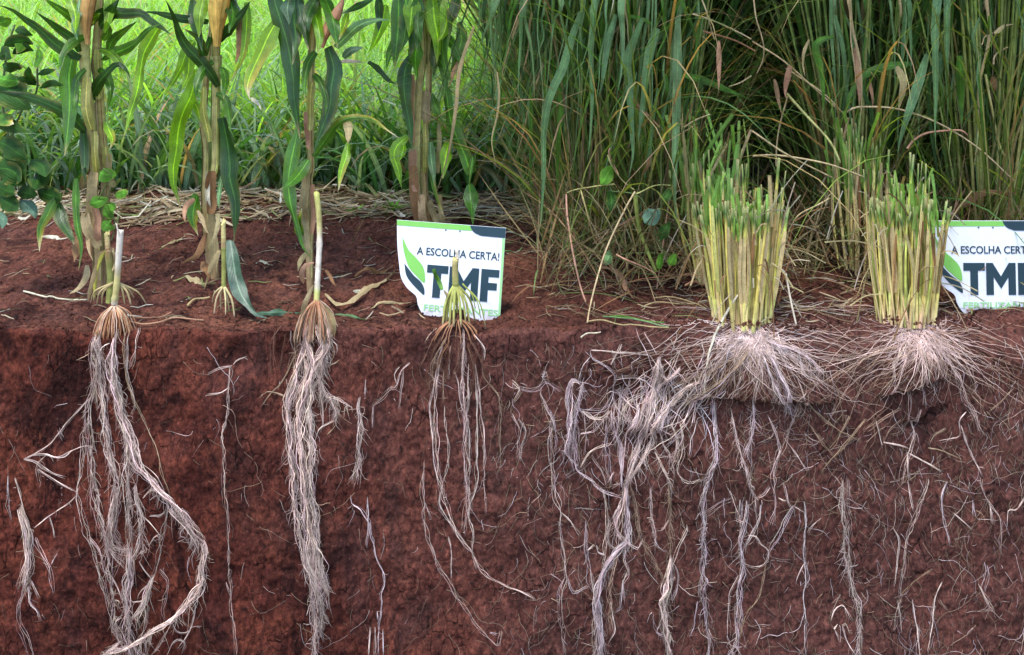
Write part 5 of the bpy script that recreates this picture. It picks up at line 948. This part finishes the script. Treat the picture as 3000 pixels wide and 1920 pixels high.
# the broad leaves that hang into view from above
def hang(c, s, wd, kind, D, reach=.35):
    p = at(T(s)[:1], D if np.isscalar(D) else D[0])[0]; o = np.array(c.location)
    top = np.array([p[0]*.75+o[0]*.25, p[1]*.6+o[1]*.4, p[2]+reach*.55]); far = np.array([p[0]*.4+o[0]*.6, p[1]*.25+o[1]*.75, p[2]+reach*.45])
    pre = np.array([far, top]) if T(s)[0][1] < 25 else None
    leaf_px(s, wd*.78, D, kind, c, (RNG.uniform(-.35, .35), RNG.uniform(-.6, .6)), 'tip', 'blade', M_DRY if kind in DRYK else M_GRASS, .03, pre, .16)
for c, s, wd, kind, D in [
    (C1, 'U3 160,0 80,200 20,350 -10,430', 80, 'gp', 2.72), (C1, 'U3 120,0 110,350 130,500 150,760', 52, 'gp', 2.74), (C1, 'U3 60,0 70,300 85,620', 58, 'dk', 2.8), (C1, 'U3 320,0 300,150 250,370', 62, 'dk', 2.76), (C1, 'U3 360,0 345,350 330,600 320,860', 54, 'gp', 2.74),
    (C1, 'U3 385,0 390,200 425,340 450,600 455,860', 46, 'gp', 2.7), (C1, 'U3 490,0 455,200 445,450 400,560', 52, 'dk', 2.76), (C1, 'U3 690,0 620,150 600,300 590,490', 52, 'gp', 2.74), (C1, 'U3 830,100 760,300 680,560 620,680 560,850 530,1100 530,1400 M3 510,500 490,640', 76, 'gp', 2.72),
    (C1, 'U3 650,700 670,900 645,1200 640,1540 M3 640,480', 46, 'mg', 2.8), (C1, 'U3 230,0 215,200 190,420', 46, 'dk', 2.78), (C1, 'U3 560,0 540,220 480,420', 44, 'mg', 2.8), (C1, 'U3 780,0 740,250 700,430', 56, 'dk', 2.85),
    (C2, 'U3 950,0 930,200 912,400 920,700 918,900 900,1150 880,1290', 74, 'gp', 2.7), (C2, 'U3 1110,120 1060,300 1030,450 1000,650 970,800', 62, 'gp', 2.72), (C2, 'U3 1155,0 1160,200 1165,400 1150,600 1125,720', 86, 'gp', 2.7), (C2, 'U3 1330,150 1250,350 1205,500 1220,700 1230,900 1240,1100 1245,1250 1210,1430', 76, 'gp', 2.72),
    (C2, 'U3 1450,230 1390,400 1360,600 1340,800 1310,1000 1280,1160', 84, 'gp', 2.74), (C2, 'U3 1610,150 1610,400 1605,700 1600,1000 1590,1250 1585,1540 M3 1590,420 1620,640', 84, 'gp', 2.66), (C2, 'U3 1640,0 1720,200 1770,350 1820,490', 64, 'mg', 2.78), (C2, 'U3 1090,0 1075,80 1060,160', 36, 'wh', 2.7), (C2, 'U3 1200,130 1320,150 1440,225', 40, 'mg', 2.75),
    (C2, 'U3 1020,0 980,200 960,330', 50, 'dk', 2.76), (C2, 'U3 1650,605 1800,640 1950,700 2210,810', 66, 'mg', 2.78), (C2, 'U3 1520,600 1530,800 1510,980', 40, 'mg', 2.8), (C2, 'U3 1230,790 1300,860 1400,960 1490,1050', 26, 'pink', 2.78), (C2, 'U3 1940,330 1945,500 1930,750', 44, 'pink', 2.72), (C2, 'U3 1400,1250 1360,1350 1320,1440', 40, 'brn', 2.75),
    (C3, 'U4 850,385 855,550 865,700 870,860', 62, 'pink', 2.72), (C3, 'U4 315,530 292,650 280,790', 56, 'pink', 2.72), (C3, 'U4 1170,540 1225,640 1212,780 1200,910', 72, 'dry', 2.72), (C3, 'U4 670,300 570,320 520,385 560,550 575,750 565,950', 60, 'mg', 2.74), (C3, 'U4 470,320 425,420 425,520 440,620', 30, 'dry', 2.74), (C3, 'U4 1280,515 1100,535 950,590 850,680 780,800 745,960', 74, 'mg', 2.74),
    (C3, 'U4 1275,0 1290,200 1300,400 1290,650', 66, 'gp', 2.72), (C3, 'U4 1190,0 1190,200 1195,320 1180,450', 40, 'dry', 2.74), (C4, 'U4 1420,440 1370,600 1300,800 1250,950 1210,1100 1190,1240', 86, 'gp', 2.70), (C4, 'U4 1510,0 1490,200 1485,500 1480,800 1470,1000 1475,1210', 96, 'gp', 2.68), (C4, 'U4 1575,0 1570,300 1575,600 1590,800 1592,1000', 76, 'gp', 2.72),
    (C4, 'U4 1680,450 1690,650 1700,850 1692,1010', 86, 'mg', 2.72), (C4, 'U4 1480,60 1580,40 1620,60', 90, 'mg', 2.74), (C4, 'U4 1960,270 2040,220 2120,195', 40, 'dry', 2.74), (C4, 'M4 1640,470 1760,380 1900,310 2080,320 2180,300', 60, 'brn', 2.8), (C3, 'U4 940,600 960,700 990,900', 34, 'pink', 2.8), (C3, 'U4 190,640 220,780 240,920', 40, 'pink', 2.85), (C4, 'U4 1950,620 1960,760', 60, 'brn', 2.8)]:
    hang(c, s, wd, kind, D)
for i in range(210):
    lft = i < 135
    p0 = RNG.uniform(1385, 2060) if lft else RNG.uniform(2440, 3020)
    if not lft and 2560 < p0 < 2680 and RNG.random() < .5: continue
    c = (C1 if p0 < 1760 else C2) if lft else (C3 if p0 < 2650 else C4)
    y0 = RNG.uniform(-60, 20) if RNG.random() < .7 else RNG.uniform(20, 260); L = RNG.gamma(3, 75)+110; sl_ = RNG.normal(-.10 if lft else .05, .13)
    pts = [(p0+sl_*L*t+RNG.normal(0, 5), y0+L*t) for t in (0, .25, .5, .75, 1)]
    hang(c, 'U1 '+' '.join('%.0f,%.0f' % (a*2.75, b*2.75) for a, b in pts), RNG.uniform(12, 40), RNG.choice(['gp', 'mg', 'gp', 'dk', 'dry'], p=[.36, .26, .16, .17, .05]), RNG.uniform(2.7, 3.0))
for c, s, wpx, kind, D in [(C3, 'U4 0,330 300,520 700,880', 14, TAN, 2.76), (C3, 'U4 0,1050 300,1250 780,1500', 16, TAN, 2.74), (C3, 'U4 20,0 30,150 90,350 100,480 60,600', 12, TAN, 2.74), (C3, 'U4 780,920 850,880 950,870 1200,885 1500,990 1800,1180 2100,1450', 15, TAN, 2.72), (C4, 'U4 1280,1210 1350,1130 1450,1070 1650,1040 1720,1080', 18, PINK, 2.72),
                           (C2, 'U3 1720,110 1900,170 2100,260 2210,320', 14, TAN, 2.76), (C2, 'U3 1800,0 1850,150 1920,330', 12, TAN, 2.74), (C2, 'U3 1800,250 1950,290 2100,340 2250,420', 18, BRN, 2.8), (C2, 'U3 2210,620 2100,660 2020,700', 14, TAN, 2.8), (C2, 'U3 1640,1040 1740,960 1880,930', 14, TAN, 2.72), (C3, 'U4 300,560 560,740 720,900', 14, TAN, 2.78), (C3, 'U4 280,760 240,1000 210,1350', 14, TAN, 2.78),
                           (C3, 'U4 300,760 450,930 620,1130 700,1300', 22, np.array([.34, .32, .12]), 2.72), (C3, 'M4 620,350 400,470 330,600 300,740', 14, TAN, 2.72), (C3, 'U4 30,1270 250,1260 600,1310 900,1420', 16, TAN, 2.73), (C4, 'U4 1830,360 1960,270', 10, TAN, 2.75), (C4, 'U4 1880,600 1900,800 1980,1100 2080,1300', 20, np.array([.40, .36, .14]), 2.8), (C4, 'U4 1940,520 2060,380', 14, TAN, 2.75),
                           (C1, 'M3 1100,250 950,250 800,285 715,330', 12, np.array([.34, .32, .12]), 2.66), (C1, 'M3 1270,310 1400,270 1560,270', 12, np.array([.34, .34, .12]), 2.66), (C1, 'M3 830,300 880,480 950,740', 14, np.array([.40, .32, .14]), 2.7), (C1, 'M3 1260,310 1300,600 1380,820 1440,960', 34, np.array([.26, .32, .08]), 2.68), (C1, 'M3 1040,0 1080,100 1180,240 1270,310', 12, np.array([.38, .34, .14]), 2.68), (C1, 'U3 1060,1180 1050,1220 1080,1300 1140,1420', 12, PINK, 2.7), (C1, 'M3 1110,800 1270,880 1440,990', 14, PINK, 2.6)]:
    m = MB(); P = smooth_path(at(T(s), D), 24); P[:, 1] += .02*np.sin(np.linspace(0, 4, 24)+RNG.random()*6); tube(m, P, wpx/2.75*MPX*.5*D/CAMD*np.linspace(1.1, .8, 24), jit(kind, .12), 5); m.build('stem', M_STEM, c)
# dense grass behind: nobody could count it; unseen shading blades are added overhead
mb = MB(); n = 15000
D = RNG.uniform(3.0, 5.6, n); pxs = 1640+RNG.random(n)*2300-np.clip((D-3.3)*60, 0, 140); x = (pxs-1500)*MPX*D/CAMD
hol = (((pxs > 2040) & (pxs < 2440)) | ((pxs > 2590) & (pxs < 2790))) & (D < 5.2); D[hol] += 2.2; x = (pxs-1500)*MPX*D/CAMD
keep = (D > 3.25) | (RNG.random(n) < .35); D, x = D[keep], x[keep]; n = len(x); y = D-CAMD
k = RNG.random(n); col = np.where((k < .6)[:, None], jit((.06, .135, .03), .4, n), np.where((k < .85)[:, None], jit((.11, .17, .05), .4, n), jit(TAN*.6, .4, n)))
blade_mass(mb, np.stack([x, y, gz(x, y)-.02], 1), RNG.uniform(0, 6.283, n), RNG.uniform(.0, .5, n), RNG.uniform(.0, 1.3, n), RNG.uniform(.8, 3.2, n), RNG.uniform(.006, .018, n), col, 8)
n = 15000; D = RNG.uniform(2.85, 6.2, n); pxs = RNG.uniform(1850, 2650, n); x = (pxs-1500)*MPX*D/CAMD; y = D-CAMD  # broad blades added above the hollow to keep light out, without stems
blade_mass(mb, np.stack([x, y, RNG.uniform(1.25, 2.9, n)+.1*(D-2.9)], 1), RNG.uniform(0, 6.283, n), RNG.uniform(.5, 1.4, n), RNG.uniform(.5, 1.4, n), RNG.uniform(.4, .8, n), RNG.uniform(.02, .045, n), jit((.05, .10, .025), .4, n), 6)
n = 28000; D = 2.98+5*RNG.random(n)**1.5; pxs = RNG.uniform(1720, 3300, n); x = (pxs-1500)*MPX*D/CAMD; y = D-CAMD  # wider layer of added blades, shading the stems further back
blade_mass(mb, np.stack([x, y, RNG.uniform(1.15, 2.7, n)+.12*(D-2.9)], 1), RNG.uniform(0, 6.283, n), RNG.uniform(.2, 1.2, n), RNG.uniform(.6, 1.8, n), RNG.uniform(.35, .8, n), RNG.uniform(.012, .028, n), jit((.05, .10, .025), .4, n), 7)
mb.build('tall_grass', M_GRASS, kind='stuff', label='dense tall grass standing behind the clumps on the right, with shading blades added above', category='grass')
mb = MB(); n = 2500; D = RNG.uniform(2.85, 3.7, n); pxs = RNG.uniform(1640, 3150, n); hol = ((pxs > 2020) & (pxs < 2440)) | ((pxs > 2570) & (pxs < 2800)); D, pxs = D[~hol], pxs[~hol]; n = len(D)
x = (pxs-1500)*MPX*D/CAMD; y = D-CAMD; k = RNG.random(n)
col = np.where((k < .45)[:, None], jit((.20, .30, .06), .35, n), np.where((k < .75)[:, None], jit((.10, .22, .06), .35, n), jit(TAN*.9, .35, n)))
blade_mass(mb, np.stack([x, y, gz(x, y)+.5*RNG.random(n)**1.5], 1), RNG.uniform(0, 6.283, n), RNG.uniform(.1, .8, n), RNG.uniform(.7, 2.4, n), RNG.uniform(.4, 1.2, n), RNG.uniform(.003, .010, n), col, 9, .6)
mb.build('arching_grass', M_GRASS, kind='stuff', label='thin arching grass blades bending out of the tall clumps', category='grass')
# dead grass lying between and behind the stumps
mb = MB(); n = 2600
D = RNG.uniform(2.62, 3.2, n); pxs = RNG.uniform(1560, 3100, n); x = (pxs-1500)*MPX*D/CAMD; kp = ~((pxs > 1900) & (D < 2.66)); D, x = D[kp], x[kp]; n = len(x); y = D-CAMD
k = RNG.random(n); col = np.where((k < .5)[:, None], jit(TAN*.7, .45, n), np.where((k < .75)[:, None], jit((.16, .2, .07), .4, n), jit(BRN, .4, n)))
blade_mass(mb, np.stack([x, y, gz(x, y)+RNG.random(n)**2*.12], 1), RNG.uniform(0, 6.283, n), RNG.uniform(.3, 1.5, n), RNG.uniform(-.3, 1.2, n), RNG.uniform(.1, .42, n), RNG.uniform(.002, .006, n), col, 6)
mb.build('dead_grass', M_DRY, kind='stuff', label='tangle of dead grass around the foot of the tall clumps', category='grass')
# round-leaved creeper in the tangle
v = thing('creeper', 'creeper with round dark leaves in the tangle left of the left stump', 'vine', at([(1900, 830)], 2.66)[0])
m = MB(); tube(m, smooth_path(at(T('M3 1560,900 1450,700 1420,600 1300,350 1050,300'), 2.64), 30), .0014, (.10, .16, .05), 5); m.build('stem', M_STEM, v)
for sp_ in ["M3 1340,560 1400,500 1460,440|110|bl", "M3 1040,900 1050,840 1070,780|56|gp", "M3 1540,900 1570,850 1610,820|64|mg", "M3 990,250 1040,180 1080,100|90|mg", "M3 1460,940 1470,860 1490,790|50|mg", "M3 1060,300 1080,380 1060,470|80|dk", "M3 1470,700 1500,620 1560,560|80|dk", "M3 1480,380 1530,330 1560,280|70|dk"]:
    p, wd, k = sp_.split('|'); leaf_px(p, float(wd), 2.635, k, v, (0, .4), 'ovate', mat=M_BROAD, wav=.03)

# ------------------------------------------------------------------ single pieces lying on the soil
def on_ground(s, lift=.004):
    p = T(s); D = ground_D(p[:, 1]); P = at(p, D); P[:, 2] = gz(P[:, 0], P[:, 1])+lift; return P
def lying(name, label, cat, s, wpx, kind, ribbon_=True, lift=.006):
    P = on_ground(s, lift); n = 24; P = smooth_path(P, n); P[:, 2] = np.maximum(P[:, 2], gz(P[:, 0], P[:, 1])+lift*.6); P[:, 2] += lift*.5*np.sin(np.linspace(0, 6, n))
    D = P[:, 1].mean()+CAMD; m = MB(); wd = wpx/2.75*MPX*D/CAMD
    if ribbon_: ribbon(m, P, wd*1.15*wprof(n, 'both'), leafcol(kind), np.linspace(RNG.uniform(-1, 0), RNG.uniform(0, 1.2), n)+.5*np.sin(np.linspace(0, 9, n)), .55, .2, ref=(0, .55, -.85))
    else: tube(m, P, wd*.5*np.linspace(1, .8, n), jit(KIND[kind], .1), 6)
    m.build(name, M_DRY if kind in DRYK else M_CORN, None, label=label, category=cat)
lying('dry_stick', 'long pale dry stem lying on the soil left of the first cut stalk', 'stem', 'M1 190,1110 350,1130 520,1142 710,1150', 16, 'wh', False)
lying('dry_leaf', 'whitish dead leaf on the soil below the bean plant', 'dead leaf', 'M1 330,705 400,695 470,715 560,700', 30, 'wh')
lying('dry_leaf', 'small curled tan leaf between the first two maize plants', 'dead leaf', 'M1 1300,750 1390,750 1440,710 1490,680', 26, 'dry')
lying('dry_leaf', 'thick tan husk lying left of the green cut stalk', 'dead leaf', 'M1 1490,1010 1560,1060 1640,1080 1740,1085', 50, 'dry')
lying('dry_leaf', 'pale shrivelled strip right of the fallen blue-green leaf', 'dead leaf', 'M1 2060,880 2120,900 2200,930', 20, 'wh')
lying('dry_leaf', 'long twisted dead leaf running from the third cut stalk to the tilted sign', 'dead leaf', 'M2 690,1140 800,1180 920,1180 1050,1130 1150,1070 1260,985', 44, 'dry', True, .014)
lying('dry_leaf', 'upper dead leaf left of the tilted sign', 'dead leaf', 'M2 930,1030 1030,1030 1120,990 1240,950', 34, 'brn', True, .014)
lying('dry_leaf', 'short white leaf scrap under the long twisted dead leaf', 'dead leaf', 'M2 920,1115 980,1110 1060,1105', 34, 'wh')
lying('grass_leaf', 'grey-green grass blade pointing down at the soil edge left of the sign', 'grass blade', 'M2 770,1240 860,1260 950,1300 1035,1335', 22, 'gp')
lying('grass_leaf', 'greenish blade lying below the tilted sign on its left', 'grass blade', 'M2 1060,1240 1200,1215 1400,1195', 20, 'dry')
lying('maize_leaf_tip', 'shrivelled tip of the fallen blue-green leaf on the soil', 'dead leaf', 'M2 140,1300 260,1290 400,1265 510,1240', 46, 'bl')
lying('root_runner', 'pale root running over the soil right of the first cut stalk', 'root', 'M1 1040,1360 1150,1390 1280,1380 1420,1345 1640,1345', 16, 'pink', False)
lying('root_runner', 'thin pale root above it on the soil', 'root', 'M1 1060,1345 1180,1350 1290,1325 1380,1310', 11, 'pink', False)
lying('root_runner', 'pale root left of the spread prop roots', 'root', 'M1 1510,1260 1590,1225 1690,1215', 20, 'dry', False)
lying('dry_leaf', 'pinkish dead leaf on the mound left of the left stump', 'dead leaf', 'M3 960,1050 1080,1040 1150,1080 1260,1165', 40, 'pink', True, .012)
for s, lab, k in (("M3 890,1370 1000,1395 1150,1430 1400,1450 1540,1455", 'long straw lying along the soil edge left of the left stump', 'dry'), ("M3 1010,1345 1150,1380 1350,1420 1540,1450", 'green stem lying just above the long straw', 'gp'), ("M3 1060,1340 1250,1400 1500,1420", 'second green stem of the little heap by the left stump', 'mg'),
                  ("M3 1320,1290 1450,1255 1620,1245 1800,1235", 'yellow stem lying at the foot of the left stump', 'dry'), ("M3 1420,1160 1560,1165 1750,1230 1840,1280", 'slanting straw left of the left stump', 'dry'), ("M3 830,1490 930,1470 990,1475", 'short straw on the lip of the soil edge', 'wh'), ("M4 230,1260 400,1275 520,1270", 'greenish straw between the two stumps', 'dry'), ("M4 1540,1220 1650,1270 1800,1310", 'curved orange straw under the upright sign', 'pink'),
                  ("M3 200,905 300,870 360,850", 'straw right of the tilted sign on the bare soil', 'gp'), ("M3 225,700 320,720 410,740", 'pale straw behind the tilted sign', 'wh'), ("M2 790,1385 790,1345 800,1330", 'tiny upright straw', 'wh')):
    if 'tiny' in lab: continue
    lying('straw', lab, 'straw', s, 13, k, False)
def standing(name, label, cat, s, wpx, D, kind, part=False):
    P = smooth_path(at(T(s), 1), 30); pts = T(s); d = np.linspace(0, 1, len(pts)); D0, D1 = (D, D) if np.isscalar(D) else D
    P = smooth_path(at(pts, D0+(D1-D0)*d), 30); m = MB(); tube(m, P, wpx/PAN[s.split()[0]][2]*MPX*.5*np.linspace(1, .85, 30), jit(KIND[kind], .08), 6); m.build(name, M_STEM, None, label=label, category=cat)
standing('straw', 'white bent straw leaning against the right side of the left stump', 'straw', 'M4 200,910 270,955 290,1020 320,1180 365,1385', 18, (2.46, 2.42), 'wh')
standing('straw', 'long pale straw hanging over the soil edge in front of the left stump', 'straw', 'M3 2100,1140 2060,1190 1950,1380 1880,1530 L3 1790,270 1740,420 1715,600 1700,760', 20, (2.44, 2.37), 'wh')
standing('straw', 'bent yellow grass stem reaching down to the soil edge right of the sign', 'straw', 'M3 1265,310 1180,460 1040,760 960,1010 905,1230 882,1365', 17, (2.64, 2.44), 'dry')
standing('straw', 'thin pinkish hanging stem right of the tilted sign', 'straw', 'M3 712,330 718,480 740,640 765,800 820,1050 870,1200', 18, (2.66, 2.52), 'pink')
print('objects', len(bpy.data.objects), 'tris', sum(len(o.data.polygons)*2 for o in bpy.data.objects if o.type == 'MESH'))
